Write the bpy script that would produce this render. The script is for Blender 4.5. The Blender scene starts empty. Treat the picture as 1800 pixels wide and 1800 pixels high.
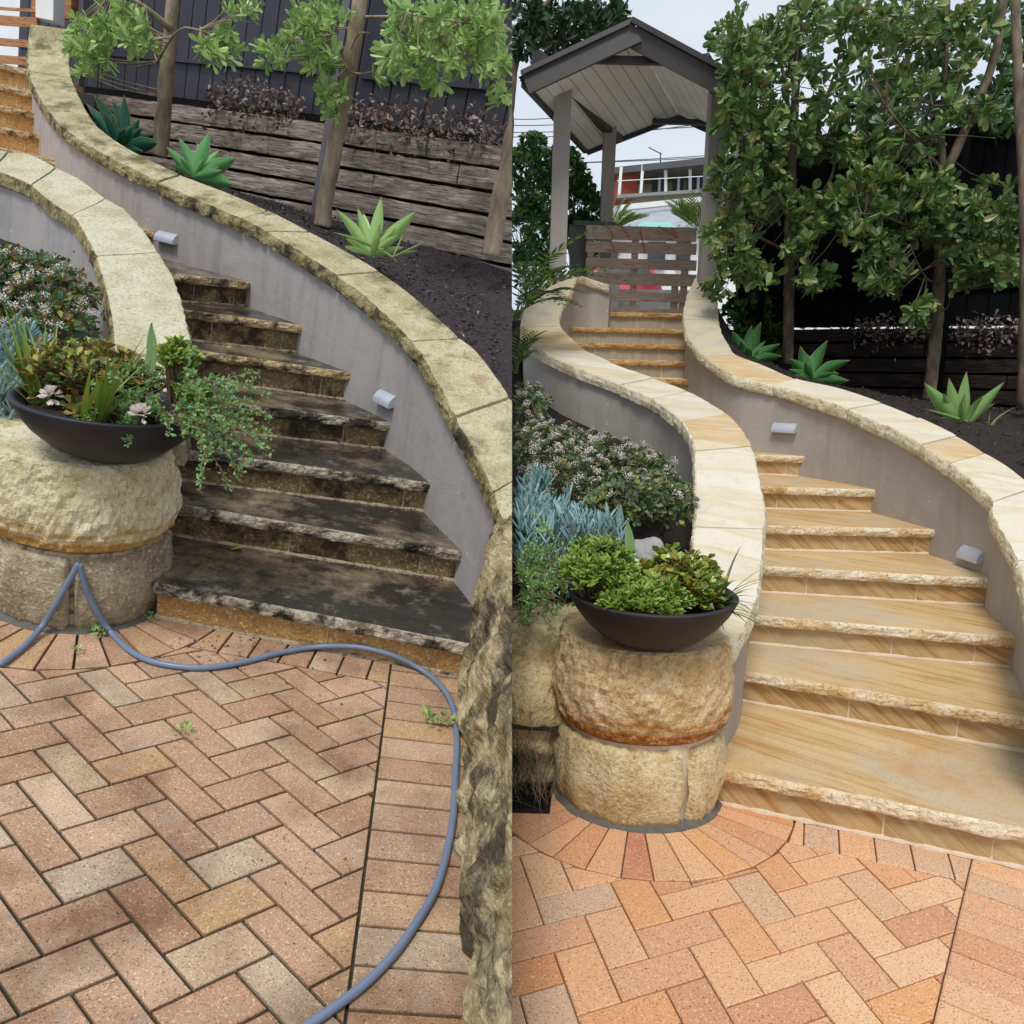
import bpy, bmesh, math, random
import numpy as np
from mathutils import Vector, Matrix, noise as mn

random.seed(7); rng = np.random.default_rng(7)
sc = bpy.context.scene
col = sc.collection
F = 1330.0

# two gardens: each has its own level ground; "Frame" keeps its up axis, its eye height and its place in the scene
class Frame:
    def __init__(s, n, H, side):
        n = np.array(n, float); s.n = n/np.linalg.norm(n); s.H = H; s.side = side
        f = np.array([0, 0, -1.]); y = f-s.n*(f@s.n); s.y = y/np.linalg.norm(y); s.x = np.cross(s.y, s.n)
        C = Matrix(((s.x[0], s.x[1], s.x[2], 0), (s.y[0], s.y[1], s.y[2], 0), (s.n[0], s.n[1], s.n[2], H), (0, 0, 0, 1)))
        s.C = C                                   # camera -> frame
        s.cut_no = np.array([s.x[0], s.y[0], s.n[0]])
    def ray(s, u, v):
        d = np.array([(u-900)/F, (900-v)/F, -1.]); return np.array([d@s.x, d@s.y, d@s.n])
    def bp(s, u, v, z=0.):
        r = s.ray(u, v); t = (z-s.H)/r[2]; return np.array([r[0]*t, r[1]*t, z])
    def at(s, u, v, Y):
        r = s.ray(u, v); t = Y/r[1]; return np.array([r[0]*t, Y, s.H+r[2]*t])
    def pr(s, p):
        p = np.array(p, float)-np.array([0, 0, s.H]); c = p[0]*s.x+p[1]*s.y+p[2]*s.n
        return np.array([900+F*c[0]/-c[2], 900-F*c[1]/-c[2]])
    def vz(s, v, xy):
        lo, hi = -3., 9.
        for _ in range(50):
            m = (lo+hi)/2
            if s.pr([xy[0], xy[1], m])[1] > v: lo = m
            else: hi = m
        return m
    def cap(s, u, v, c=.45):                      # point that stands c above the flight of steps
        r = s.ray(u, v); Y = 1.5
        while Y < 12:
            z = s.H+r[2]/r[1]*Y
            if z <= np.interp(Y, s.Ys, s.Zs)+c: break
            Y += .004
        return np.array([r[0]/r[1]*Y, Y, z])
    def wall_hit(s, u, v, poly):                  # where the view through u, v meets a wall line in plan
        r = s.ray(u, v)
        best = None
        for a, b in zip(poly[:-1], poly[1:]):
            fa = a[0]*r[1]-a[1]*r[0]; fb = b[0]*r[1]-b[1]*r[0]
            if fa*fb <= 0 and fa != fb:
                t = fa/(fa-fb); p = a+(b-a)*t
                if best is None or p[1] < best[1]: best = p
        return np.array([best[0], best[1], s.H+r[2]/r[1]*best[1]])

R = Frame((.022, .98, .165), 1.56, +1)
L = Frame((.2, .94, .3), 1.60, -1)
R.Ys = [2.3, 2.62, 3.2, 3.58, 3.99, 4.38, 4.95, 5.6, 6.05, 6.5, 7.0, 7.35, 7.7, 8.05, 8.4, 9.5]
R.Zs = [0, .155, .31, .465, .62, .775, .93, 1.085, 1.25, 1.42, 1.586, 1.76, 1.94, 2.12, 2.32, 2.32]
L.Ys = [2.3, 2.72, 3.2, 3.6, 3.98, 4.38, 4.8, 5.3, 5.75, 6.15, 6.6, 6.95, 7.3, 7.65, 8.0, 9.5]
L.Zs = [0]+[.165*i for i in range(1, 15)]+[2.31]
R.M = Matrix.Identity(4)
L.M = R.C @ L.C.inverted()

# ---------------------------------------------------------------- camera, sky, sun, exposure
cd = bpy.data.cameras.new('camera'); cam = bpy.data.objects.new('camera', cd); col.objects.link(cam)
cd.sensor_width = 36; cd.sensor_fit = 'HORIZONTAL'; cd.lens = 36*F/1800; cd.clip_start = .05; cd.clip_end = 3000
cam.matrix_world = R.C
sc.camera = cam

SUN_EL, SUN_AZ = 60, -14      # soft light from behind the camera
w = bpy.data.worlds.new('World'); sc.world = w; w.use_nodes = True
nt = w.node_tree; nt.nodes.clear()
out = nt.nodes.new('ShaderNodeOutputWorld')
bg = nt.nodes.new('ShaderNodeBackground'); bg.inputs[1].default_value = .1
sky = nt.nodes.new('ShaderNodeTexSky'); sky.sky_type = 'NISHITA'; sky.sun_disc = False
sky.sun_elevation = math.radians(SUN_EL); sky.sun_rotation = math.radians(180+SUN_AZ); sky.dust_density = 3; sky.air_density = 1.2
tc = nt.nodes.new('ShaderNodeTexCoord'); mp = nt.nodes.new('ShaderNodeMapping'); mp.inputs['Scale'].default_value = (1, 1, 3)
nz = nt.nodes.new('ShaderNodeTexNoise'); nz.inputs['Scale'].default_value = 2.2; nz.inputs['Detail'].default_value = 5
rp = nt.nodes.new('ShaderNodeValToRGB')
rp.color_ramp.elements[0].position = .3; rp.color_ramp.elements[0].color = (6.4, 7.4, 9.1, 1)
rp.color_ramp.elements[1].position = .7; rp.color_ramp.elements[1].color = (8.6, 9.0, 9.6, 1)
mx = nt.nodes.new('ShaderNodeMixRGB'); mx.inputs[0].default_value = .88      # a bright overcast: cloud over most of the blue
nt.links.new(tc.outputs['Generated'], mp.inputs[0]); nt.links.new(mp.outputs[0], nz.inputs['Vector'])
nt.links.new(nz.outputs['Fac'], rp.inputs[0]); nt.links.new(sky.outputs[0], mx.inputs[1]); nt.links.new(rp.outputs[0], mx.inputs[2])
nt.links.new(mx.outputs[0], bg.inputs[0]); nt.links.new(bg.outputs[0], out.inputs[0])
sd = bpy.data.lights.new('sun', 'SUN'); sun = bpy.data.objects.new('sun', sd); col.objects.link(sun)
sd.energy = 2.3; sd.angle = math.radians(17); sd.color = (1, .98, .95)
el, az = math.radians(SUN_EL), math.radians(SUN_AZ)
to_sun = Vector((math.sin(az)*math.cos(el), -math.cos(az)*math.cos(el), math.sin(el)))
sun.rotation_euler = to_sun.to_track_quat('Z', 'Y').to_euler()
sc.view_settings.view_transform = 'Standard'; sc.view_settings.look = 'None'
sc.view_settings.exposure = 0.05; sc.view_settings.gamma = 1; sc.view_settings.use_curve_mapping = False

# ---------------------------------------------------------------- materials
def lin(h):
    h = h.lstrip('#'); o = []
    for i in (0, 2, 4):
        c = int(h[i:i+2], 16)/255; o.append(c/12.92 if c <= .04045 else ((c+.055)/1.055)**2.4)
    return (*o, 1)
class NT:
    def __init__(s, name):
        s.m = bpy.data.materials.new(name); s.m.use_nodes = True; s.t = s.m.node_tree
        s.b = s.t.nodes['Principled BSDF']; s.o = s.t.nodes['Material Output']
        s.tc = s.t.nodes.new('ShaderNodeTexCoord'); s.vec = s.tc.outputs['Object']
    def n(s, typ, **kw):
        nd = s.t.nodes.new(typ)
        for k, v in kw.items():
            if k in nd.inputs.keys(): nd.inputs[k].default_value = v
            else: setattr(nd, k, v)
        return nd
    def l(s, a, b): s.t.links.new(a, b)
    def noise(s, scale, detail=3, rough=.55, vec=None, dist=0):
        nd = s.n('ShaderNodeTexNoise', Scale=scale, Detail=detail, Roughness=rough, Distortion=dist)
        s.l(vec or s.vec, nd.inputs['Vector']); return nd.outputs['Fac']
    def ramp(s, fac, stops, interp='LINEAR'):
        nd = s.n('ShaderNodeValToRGB'); cr = nd.color_ramp; cr.interpolation = interp
        while len(cr.elements) < len(stops): cr.elements.new(.5)
        for e, (p, c) in zip(cr.elements, stops):
            e.position = p; e.color = lin(c) if isinstance(c, str) else (c, c, c, 1)
        s.l(fac, nd.inputs[0]); return nd.outputs[0]
    def mix(s, fac, a, b, mode='MIX'):
        nd = s.n('ShaderNodeMixRGB', blend_type=mode)
        for i, x in ((0, fac), (1, a), (2, b)):
            if isinstance(x, str): nd.inputs[i].default_value = lin(x)
            elif isinstance(x, (int, float)): nd.inputs[i].default_value = x if i == 0 else (x, x, x, 1)
            else: s.l(x, nd.inputs[i])
        return nd.outputs[0]
    def island(s): return s.n('ShaderNodeNewGeometry').outputs['Random Per Island']
    def scaled(s, sx, sy, sz, rot=None):
        nd = s.n('ShaderNodeMapping'); nd.inputs['Scale'].default_value = (sx, sy, sz)
        if rot: nd.inputs['Rotation'].default_value = rot
        s.l(s.vec, nd.inputs[0]); return nd.outputs[0]
    def bump(s, h, strength, dist, prev=None):
        nd = s.n('ShaderNodeBump', Strength=strength, Distance=dist); s.l(h, nd.inputs['Height'])
        if prev is not None: s.l(prev, nd.inputs['Normal'])
        return nd.outputs[0]
    def done(s, color, rough=.8, bump=None, spec=.3):
        if isinstance(color, str): s.b.inputs['Base Color'].default_value = lin(color)
        else: s.l(color, s.b.inputs['Base Color'])
        if isinstance(rough, float): s.b.inputs['Roughness'].default_value = rough
        else: s.l(rough, s.b.inputs['Roughness'])
        s.b.inputs['Specular IOR Level'].default_value = spec
        if bump is not None: s.l(bump, s.b.inputs['Normal'])
        return s.m

def m_brick(name, cols, dirt=0., joint_grime=None):
    t = NT(name); c = t.ramp(t.island(), [(i/(len(cols)-1), k) for i, k in enumerate(cols)])
    c = t.mix(t.ramp(t.noise(9, 3), [(.35, 0.), (.65, .35)]), c, cols[0])
    c = t.mix(t.ramp(t.noise(170, 2), [(.32, .8), (.43, 0.)]), c, '#684836')
    c = t.mix(t.ramp(t.noise(200, 2), [(.58, 0.), (.68, .6)]), c, '#ecd9bb')
    c = t.mix(t.ramp(t.noise(95, 2), [(.26, .8), (.31, 0.)]), c, '#4a3730')
    if dirt:
        c = t.mix(t.ramp(t.noise(2.3, 6, .65), [(.45, 0.), (.68, dirt)]), c, '#8d7767', 'MULTIPLY')
        c = t.mix(t.ramp(t.noise(14, 6, .7), [(.55, 0.), (.75, dirt)]), c, '#95897b')
    b = t.bump(t.noise(260, 2), .35, .002); b = t.bump(t.noise(30, 3), .3, .002, b)
    return t.done(c, .82, b)

def m_band(name, cols, scale=9., dist=4., rot_island=True, speck=.25, grain='#8a6a40', sat=1., stretch=(1, 1, 1), rough=.75, bumps=.35, dark=None):
    """sandstone with wandering iron bands"""
    t = NT(name)
    v = t.scaled(*stretch)
    if rot_island:
        vr = t.n('ShaderNodeVectorRotate', rotation_type='EULER_XYZ')
        isl = t.island(); cx = t.n('ShaderNodeCombineXYZ')
        for i, k in enumerate((1.1, 1.9, 5.0)):
            m1 = t.n('ShaderNodeMath', operation='MULTIPLY_ADD'); t.l(isl, m1.inputs[0]); m1.inputs[1].default_value = k; m1.inputs[2].default_value = -k/2
            t.l(m1.outputs[0], cx.inputs[i])
        t.l(v, vr.inputs['Vector']); t.l(cx.outputs[0], vr.inputs['Rotation']); v = vr.outputs[0]
    wv = t.n('ShaderNodeTexWave', wave_type='BANDS', bands_direction='Y', Scale=scale, Distortion=dist, Detail=4)
    wv.inputs['Detail Scale'].default_value = .6; t.l(v, wv.inputs['Vector'])
    c = t.ramp(wv.outputs['Fac'], [(i/(len(cols)-1), k) for i, k in enumerate(cols)])
    big = t.noise(2.0, 3, vec=v)
    c = t.mix(t.ramp(big, [(.35, 0.), (.7, .5)]), c, cols[len(cols)//2])
    c = t.mix(t.ramp(t.noise(1.3, 2), [(.4, 0.), (.7, .35)]), c, cols[0])
    c = t.mix(t.ramp(t.noise(190, 2), [(.3, speck), (.45, 0.)]), c, grain)
    if dark: c = t.mix(t.ramp(t.noise(5, 6, .7), [(.5, 0.), (.75, dark)]), c, '#5a4c3c')
    b = t.bump(t.noise(160, 3), bumps, .002); b = t.bump(t.noise(22, 4, .6), bumps, .006, b)
    return t.done(c, rough, b)

def m_strata(name, stops, axis='Z', freq=16., warp=.10, streak=26., speck=.3, grain='#8a6a40', rough=.75, bumps=.3, tone=.35, spin=3.1, tilt=0., patch=None):
    """sandstone whose iron bands run as long uneven streaks; each slab lies at its own angle"""
    t = NT(name); isl = t.island()
    wn = t.n('ShaderNodeTexNoise', Scale=2.1, Detail=2.); t.l(t.vec, wn.inputs['Vector'])
    sc_ = t.n('ShaderNodeVectorMath', operation='SCALE'); t.l(wn.outputs['Color'], sc_.inputs[0]); sc_.inputs['Scale'].default_value = warp
    ad = t.n('ShaderNodeVectorMath', operation='ADD'); t.l(t.vec, ad.inputs[0]); t.l(sc_.outputs[0], ad.inputs[1])
    vr = t.n('ShaderNodeVectorRotate', rotation_type=axis+'_AXIS'); m1 = t.n('ShaderNodeMath', operation='MULTIPLY_ADD'); t.l(isl, m1.inputs[0]); m1.inputs[1].default_value = spin; m1.inputs[2].default_value = tilt
    t.l(ad.outputs[0], vr.inputs['Vector']); t.l(m1.outputs[0], vr.inputs['Angle'])
    mp_ = t.n('ShaderNodeMapping'); mp_.inputs['Scale'].default_value = (freq, .45, .45) ; t.l(vr.outputs[0], mp_.inputs[0])
    cx = t.n('ShaderNodeVectorMath', operation='ADD'); cm = t.n('ShaderNodeCombineXYZ'); m2 = t.n('ShaderNodeMath', operation='MULTIPLY'); t.l(isl, m2.inputs[0]); m2.inputs[1].default_value = 57.; t.l(m2.outputs[0], cm.inputs[1])
    t.l(mp_.outputs[0], cx.inputs[0]); t.l(cm.outputs[0], cx.inputs[1])
    f = t.noise(1., 4, .62, vec=cx.outputs[0]); c = t.ramp(f, stops)
    c = t.mix(t.ramp(t.noise(1.7, 3), [(.4, 0.), (.65, tone)]), c, stops[0][1])
    if patch:
        c = t.mix(t.ramp(t.noise(1.9, 4, .55, vec=ad.outputs[0]), [(.48, 0.), (.64, .75)]), c, patch[0]); c = t.mix(t.ramp(t.noise(2.6, 4, .6, vec=vr.outputs[0]), [(.56, 0.), (.72, .6)]), c, patch[1])
    hs = t.n('ShaderNodeHueSaturation'); mr = t.n('ShaderNodeMapRange'); t.l(isl, mr.inputs[0]); mr.inputs[3].default_value = .9; mr.inputs[4].default_value = 1.08; t.l(mr.outputs[0], hs.inputs['Value']); t.l(c, hs.inputs['Color']); c = hs.outputs[0]
    c = t.mix(t.ramp(t.noise(12, 6, .7), [(.52, 0.), (.72, .22)]), c, '#8d7450')
    c = t.mix(t.ramp(t.noise(170, 2), [(.3, speck), (.45, 0.)]), c, grain)
    b_ = t.bump(t.noise(150, 3), bumps, .002); b_ = t.bump(t.noise(22, 4, .6), bumps, .005, b_)
    return t.done(c, t.ramp(t.noise(4, 4), [(.35, rough-.2), (.65, rough)]), b_, .35)

def m_wet(name, cols, black, pale):
    t = NT(name); c = t.ramp(t.noise(3.2, 6, .65, vec=t.scaled(.8, 1.6, 1)), [(.3+.4*i/(len(cols)-1), k) for i, k in enumerate(cols)])
    c = t.mix(t.ramp(t.noise(2.2, 7, .72), [(.39, 0.), (.54, .9)]), c, black)
    c = t.mix(t.ramp(t.noise(6.5, 7, .75), [(.56, 0.), (.70, .55)]), c, pale)
    c = t.mix(t.ramp(t.noise(80, 3), [(.3, .6), (.45, 0.)]), c, black)
    r = t.ramp(t.noise(2.6, 4, .6), [(.42, .14), (.62, .5)])
    b_ = t.bump(t.noise(120, 3), .35, .002); b_ = t.bump(t.noise(14, 4, .6), .25, .006, b_)
    return t.done(c, r, b_, .5)

def m_rock(name, cols, moss=None, soot=None, speck=.6):
    t = NT(name)
    n1 = t.noise(5, 6, .6); c = t.ramp(n1, [(.25+.5*i/(len(cols)-1), k) for i, k in enumerate(cols)])
    if moss: c = t.mix(t.ramp(t.noise(3.0, 5, .6), [(moss[1], 0.), (moss[1]+.17, moss[2])]), c, moss[0])
    c = t.mix(t.ramp(t.noise(60, 4, .7), [(.30, .6), (.50, 0.)]), c, '#5b4a36')
    c = t.mix(t.ramp(t.noise(75, 3, .6), [(.55, 0.), (.72, speck)]), c, '#efe6cd')
    if soot: c = t.mix(t.ramp(t.noise(soot[2], 7, .7), [(soot[0], 0.), (soot[0]+.12, soot[1])]), c, '#2a2521')
    b = t.bump(t.noise(38, 5, .65), .9, .018); b = t.bump(t.noise(140, 3), .5, .004, b)
    return t.done(c, .88, b, .2)

def m_simple(name, cols, scale=20., rough=.7, bs=60., bstr=.2, island=0., metal=0., stretch=None, spec=.4, bd=.003):
    t = NT(name); v = t.scaled(*stretch) if stretch else None
    f = t.noise(scale, 4, .6, vec=v); c = t.ramp(f, [(.3+.4*i/max(1, len(cols)-1), k) for i, k in enumerate(cols)])
    if island:
        hsv = t.n('ShaderNodeHueSaturation'); mr = t.n('ShaderNodeMapRange'); t.l(t.island(), mr.inputs[0])
        mr.inputs[3].default_value = 1-island; mr.inputs[4].default_value = 1+island
        t.l(mr.outputs[0], hsv.inputs['Value']); t.l(c, hsv.inputs['Color']); c = hsv.outputs[0]
    m = t.done(c, rough, t.bump(t.noise(bs, 4, .6, vec=v), bstr, bd), spec)
    t.b.inputs['Metallic'].default_value = metal; return m

def m_leaf(name, cols, rough=.42, trans=.22, vein=True):
    t = NT(name); c = t.ramp(t.island(), [(i/(len(cols)-1), k) for i, k in enumerate(cols)])
    c = t.mix(t.ramp(t.noise(55, 2), [(.4, 0.), (.7, .35)]), c, cols[len(cols)//2])
    t.done(c, rough, None, .45)
    tr = t.n('ShaderNodeBsdfTranslucent'); t.l(c, tr.inputs[0]); ms = t.n('ShaderNodeMixShader'); ms.inputs[0].default_value = trans
    t.l(t.b.outputs[0], ms.inputs[1]); t.l(tr.outputs[0], ms.inputs[2]); t.l(ms.outputs[0], t.o.inputs[0]); return t.m

def m_render(name, c0, c1, c2):
    t = NT(name); c = t.ramp(t.noise(1.6, 5, .6), [(.3, c0), (.7, c1)])
    c = t.mix(t.ramp(t.noise(1, 5, .65, vec=t.scaled(9, 9, .9)), [(.5, 0.), (.72, .5)]), c, c2)
    c = t.mix(t.ramp(t.noise(28, 2), [(.22, .6), (.27, 0.)]), c, c2)
    c = t.mix(t.ramp(t.noise(4, 8, .75), [(.5, 0.), (.62, .22)]), c, c2)
    c = t.mix(t.ramp(t.noise(24, 2), [(.74, 0.), (.77, .8)]), c, '#d8d4cc')
    b = t.bump(t.noise(90, 4, .7), .5, .003); b = t.bump(t.noise(5, 4, .6, dist=1.2), .5, .012, b)
    return t.done(c, .7, b, .25)

MT = {}
MT['brickR'] = m_brick('terracotta_brick_clean', ['#d29c72', '#dbb086', '#cf8a58', '#dfb78e', '#c28c68', '#d99c64', '#c2a68c', '#d6a880', '#b97a5c'])
MT['brickL'] = m_brick('terracotta_brick_weathered', ['#b08b70', '#c09c7e', '#a87f62', '#c2a88c', '#a5836a', '#b99468', '#b5a48e'], .75)
MT['jointR'] = m_simple('sand_joint_brown', ['#5a4636', '#7b6148'], 40., .95)
MT['jointL'] = m_simple('sand_joint_mossy', ['#2a2820', '#3c3a28', '#2b2622'], 30., .95)
MT['treadR'] = m_strata('sandstone_tread', [(.22, '#c8ad80'), (.40, '#c3a470'), (.44, '#b0854e'), (.465, '#c4a674'), (.56, '#cbb288'), (.63, '#bc9862'), (.66, '#c8ad7e'), (.8, '#bf9c68')], 'Z', 7.5, .06, speck=.5, tilt=2.0, spin=.4, tone=.45, patch=('#b8aa90', '#bd8848'))
MT['noseR'] = m_rock('sandstone_split_nosing', ['#b98c52', '#d9b986', '#e9dcc0', '#cfa568'])
MT['riserR'] = m_strata('sandstone_riser_striped', [(.25, '#bd9f70'), (.40, '#b38c58'), (.44, '#9c7444'), (.48, '#b99764'), (.56, '#c4aa80'), (.63, '#a98252'), (.68, '#b99764'), (.8, '#a67e4c')], 'Y', 22., .05, spin=.7, tilt=.45, patch=('#b8a682', '#b07c40'))
MT['riserG'] = m_band('grey_buff_riser', ['#a39a88', '#b0a590', '#998f7e', '#b3a488'], 6., 1.5, speck=.3)
MT['noseO'] = m_rock('orange_brown_split_nosing', ['#8f6a3c', '#b58a50', '#c9a46c', '#a27840'])
MT['mortarR'] = m_simple('pale_mortar', ['#cbb599', '#d9c7ae'], 60., .9)
MT['mortarL'] = m_simple('grimy_mortar', ['#40392f', '#b0a184', '#6d6250'], 25., .9)
MT['copeR'] = m_strata('cream_sandstone_coping', [(.2, '#d6cebb'), (.45, '#cdc2aa'), (.5, '#c8b48c'), (.53, '#d2c8b3'), (.8, '#d9d2c2')], 'Z', 5., .2, speck=.4, grain='#a8946e', tone=.6, bumps=.3)
MT['copeRo'] = m_strata('cream_orange_sandstone_coping', [(.25, '#d2c5a8'), (.42, '#c9b085'), (.48, '#bf9c6c'), (.53, '#cdbd9c'), (.8, '#d5c9ae')], 'Z', 5., .22, speck=.35, grain='#a88a60', tone=.4, bumps=.3)
MT['copeRg'] = m_simple('grey_buff_sandstone_coping', ['#aba48f', '#bdb39b', '#c6b58d'], 6., .85, 120., .3)
MT['faceR'] = m_rock('rock_faced_coping_edge', ['#a98f66', '#cdbb95', '#e3d8bd', '#b9894c'])
MT['copeL'] = m_rock('mossy_sandstone_coping', ['#8f8561', '#ada27c', '#c4ba98', '#a08a62'], ('#85853e', .55, .55), (.52, .6, 3.), .35)
MT['copeL2'] = m_rock('pale_lichen_sandstone_coping', ['#a8a384', '#bcb798', '#cdc8ae', '#b4b092'], ('#989860', .58, .45), None, .4)
MT['faceL'] = m_rock('mossy_rock_faced_edge', ['#5c5134', '#85784e', '#a89a70', '#6a5a38'], ('#6c6a30', .52, .5), (.47, .85, 6.), .4)
MT['treadL'] = m_wet('blackened_wet_sandstone_tread', ['#453a2e', '#6b5c4a', '#8a7a62', '#544839'], '#191817', '#a39c8e')
MT['noseL'] = m_rock('blackened_split_nosing', ['#4a4134', '#8a7e64', '#c4bba4', '#5d5140'], None, (.45, .95, 7.))
MT['noseLt'] = m_rock('tan_split_nosing', ['#7a6240', '#a68c60', '#c4ad84', '#6d5840'], None, (.49, .9, 6.))
MT['riserL'] = m_rock('grimy_sandstone_riser', ['#594a30', '#84704a', '#9c8150', '#4b3f30'], None, (.46, .85, 5.))
MT['riserL1'] = m_rock('ochre_sandstone_riser', ['#9a7442', '#b98e52', '#c7a066'], None, (.6, .8, 8.))
MT['treadLo'] = m_band('clean_tan_tread', ['#c99a5c', '#dab27a', '#b98450', '#d4a86c'], 6., 3., speck=.2)
MT['wallR'] = m_render('grey_render_taupe', '#aea69c', '#a39b91', '#928b82')
MT['wallL'] = m_render('grey_render_mauve', '#aba5a0', '#9f9996', '#7d7876')
MT['pillarR'] = m_rock('rock_faced_sandstone_block', ['#a9854e', '#cdb285', '#dccaa2', '#b58a4a'])
MT['pillarL'] = m_rock('rock_faced_sandstone_block_mossy', ['#9a8450', '#c2ac74', '#dccfa6', '#b29a5c'], ('#8c8a45', .55, .5))
MT['pillarLb'] = m_rock('grey_brown_sandstone_block', ['#6e5e48', '#94826a', '#b5a68a', '#80705a'], None, (.6, .6, 6.))
MT['pillarRb'] = m_rock('yellow_sandstone_block', ['#a98f5c', '#c9b07c', '#dccb9e', '#bb9550'])
MT['boulderL'] = m_rock('dark_weathered_boulder', ['#7a6a4c', '#a39068', '#c4b48e', '#8a7a56'], ('#7a7444', .52, .5), (.47, .85, 3.5), .4)
MT['bowl'] = m_simple('charcoal_concrete_bowl', ['#211f20', '#2e2a2b'], 8., .55, 90., .15)
MT['bowlL'] = m_simple('blue_black_concrete_bowl', ['#1b1c22', '#2a2b33'], 8., .5, 90., .15)
MT['soil'] = m_simple('dark_bark_soil', ['#17120f', '#2b221d', '#3e332c'], 70., .95, 45., 1., bd=.03)
MT['soilD'] = m_simple('shaded_earth', ['#0c0a09', '#14110f', '#1c1915'], 20., .95)  # near-black earth: shade of the void under the left fence, put into the colour
MT['soilL'] = m_simple('dark_bark_soil_purple', ['#231d1f', '#3a3133', '#4e4344'], 70., .95, 45., 1., bd=.03)
MT['fenceR'] = m_simple('shade_darkened_fence_paint', ['#040406', '#08080b'], 3., .85, 30., .1, spec=.12)  # charcoal fence; the tree shade over it is put into this near-black colour
MT['fenceL'] = m_simple('charcoal_fence_paint', ['#2b2a33', '#37353f'], 3., .5, 30., .1)
MT['postL'] = m_simple('grey_fence_post_paint', ['#55505a', '#6a6570'], 3., .5)
def m_wood(name, cols, cracks):
    t = NT(name); v = t.scaled(1.5, 1.5, 22)
    c = t.ramp(t.noise(3, 6, .65, vec=v), [(.3+.4*i/(len(cols)-1), k) for i, k in enumerate(cols)])
    c = t.mix(t.ramp(t.noise(2.5, 4), [(.4, 0.), (.7, .6)]), c, cols[0])
    c = t.mix(t.ramp(t.noise(6, 5, .7, vec=v), [(.36, .9), (.44, 0.)]), c, cracks)
    return t.done(c, .9, t.bump(t.noise(6, 6, .7, vec=v), .8, .008), .15)
MT['sleepL'] = m_wood('weathered_timber_sleeper', ['#65584e', '#94877b', '#c8beb4'], '#1d1714')
MT['sleepR'] = m_wood('dark_timber_sleeper', ['#181310', '#2c2420', '#453b34'], '#0a0806')
MT['gate'] = m_wood('weathered_brown_gate_timber', ['#a08c7a', '#bba896', '#cfbeac'], '#5a4c40')
MT['gateL'] = m_wood('orange_brown_gate_timber', ['#a06c4a', '#bd8a62', '#d2a27a'], '#5e3c28')
MT['post'] = m_simple('warm_grey_painted_post', ['#9a928a', '#a39b93'], 2., .55, 30., .05)
MT['trim'] = m_simple('dark_grey_roof_trim', ['#403c3a', '#4a4643'], 2., .6, 30., .05)
MT['lining'] = m_simple('off_white_lining_boards', ['#dcd6c8', '#e6e0d4'], 2., .6, 30., .05)
MT['roofmetal'] = m_simple('grey_roof_sheet', ['#4c4a4a', '#5a5858'], 2., .5)
MT['silver'] = m_simple('silver_wall_light', ['#b9bec8', '#c8ccd6'], 5., .35, 90., .03, metal=.35)
MT['white'] = m_simple('white_paint', ['#e2e2de', '#eeeeea'], 5., .6, 60., .05)
MT['bark'] = m_simple('grey_brown_bark', ['#4a3f33', '#6b5c4b', '#8a7a66'], 12., .9, 40., .8, stretch=(1, 1, .35), bd=.01)
MT['barkL'] = m_simple('pale_grey_bark', ['#6b5d4c', '#94846c', '#b3a48a'], 12., .9, 40., .8, stretch=(1, 1, .35), bd=.01)
MT['barkD'] = m_simple('dark_bark', ['#463c32', '#665848', '#857664'], 12., .9, 40., .8, stretch=(1, 1, .35), bd=.01)
MT['twig'] = m_simple('dry_twig', ['#6d5b48', '#8c7860'], 20., .9)
MT['leafR'] = m_leaf('tree_leaf_deep_green', ['#3a5a2a', '#5c7e3c', '#4a6c30', '#86a05a', '#3e5e2c', '#6d8c46', '#a2b070', '#8a7c3e'])
MT['leafL'] = m_leaf('tree_leaf_lime_green', ['#4c7a34', '#a0c468', '#6ea048', '#c4dc8c', '#587e3c', '#b0cc7c', '#3c5e2c'], .35, .3)
MT['leafHedge'] = m_leaf('hedge_leaf_dark', ['#1c3414', '#386024', '#24441a', '#5a8636', '#2a4c1e'])
MT['leafTop'] = m_leaf('overhead_leaf', ['#1c2e18', '#31492a', '#22381c', '#4d6a3c'])
MT['leafShrub'] = m_leaf('shrub_leaf_olive', ['#3a5238', '#5c744c', '#466240', '#808c50', '#6e5040', '#4c6650', '#a0a850'])
MT['leafShrubL'] = m_leaf('shrub_leaf_blue_green', ['#2c5a48', '#3f7358', '#58794a', '#7a8a3e', '#8a4c34', '#2c5040', '#b0a848'])
MT['flower'] = m_leaf('pale_pink_flower', ['#e8dcd6', '#f2ece6', '#dcc0b8', '#f4f0ec'], .7, .3)
MT['chalk'] = m_leaf('blue_chalksticks', ['#6f9490', '#94b4b0', '#82a6a4', '#adc8c2', '#5c7c74'], .6, .1)
MT['jade'] = m_leaf('jade_leaf_glossy', ['#3d5f22', '#7e9c34', '#4f7428', '#b3b548', '#35501f', '#96703c', '#6a8c30'], .3, .15)
MT['finger'] = m_leaf('bright_finger_succulent', ['#557a26', '#84a038', '#9cb448', '#436422', '#bcc860', '#6c8c34'], .35, .25)
MT['copper'] = m_leaf('copper_tipped_succulent', ['#5f7a34', '#9c5a3c', '#3f5f2c', '#c8b850', '#4a6c34', '#5f8040', '#c08050', '#7c9a48'], .35, .2)
MT['trail'] = m_leaf('trailing_pale_succulent', ['#5f9a6a', '#86b884', '#74aa58', '#a0b860', '#9a7668'], .45, .2)
MT['spike'] = m_leaf('spiky_olive_leaf', ['#5c7a26', '#8aa038', '#6e8a30', '#a0a860', '#48661e'], .45, .15)
MT['snake'] = m_leaf('snake_plant_leaf', ['#6c8c58', '#8aa86e'], .4, .1)
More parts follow.
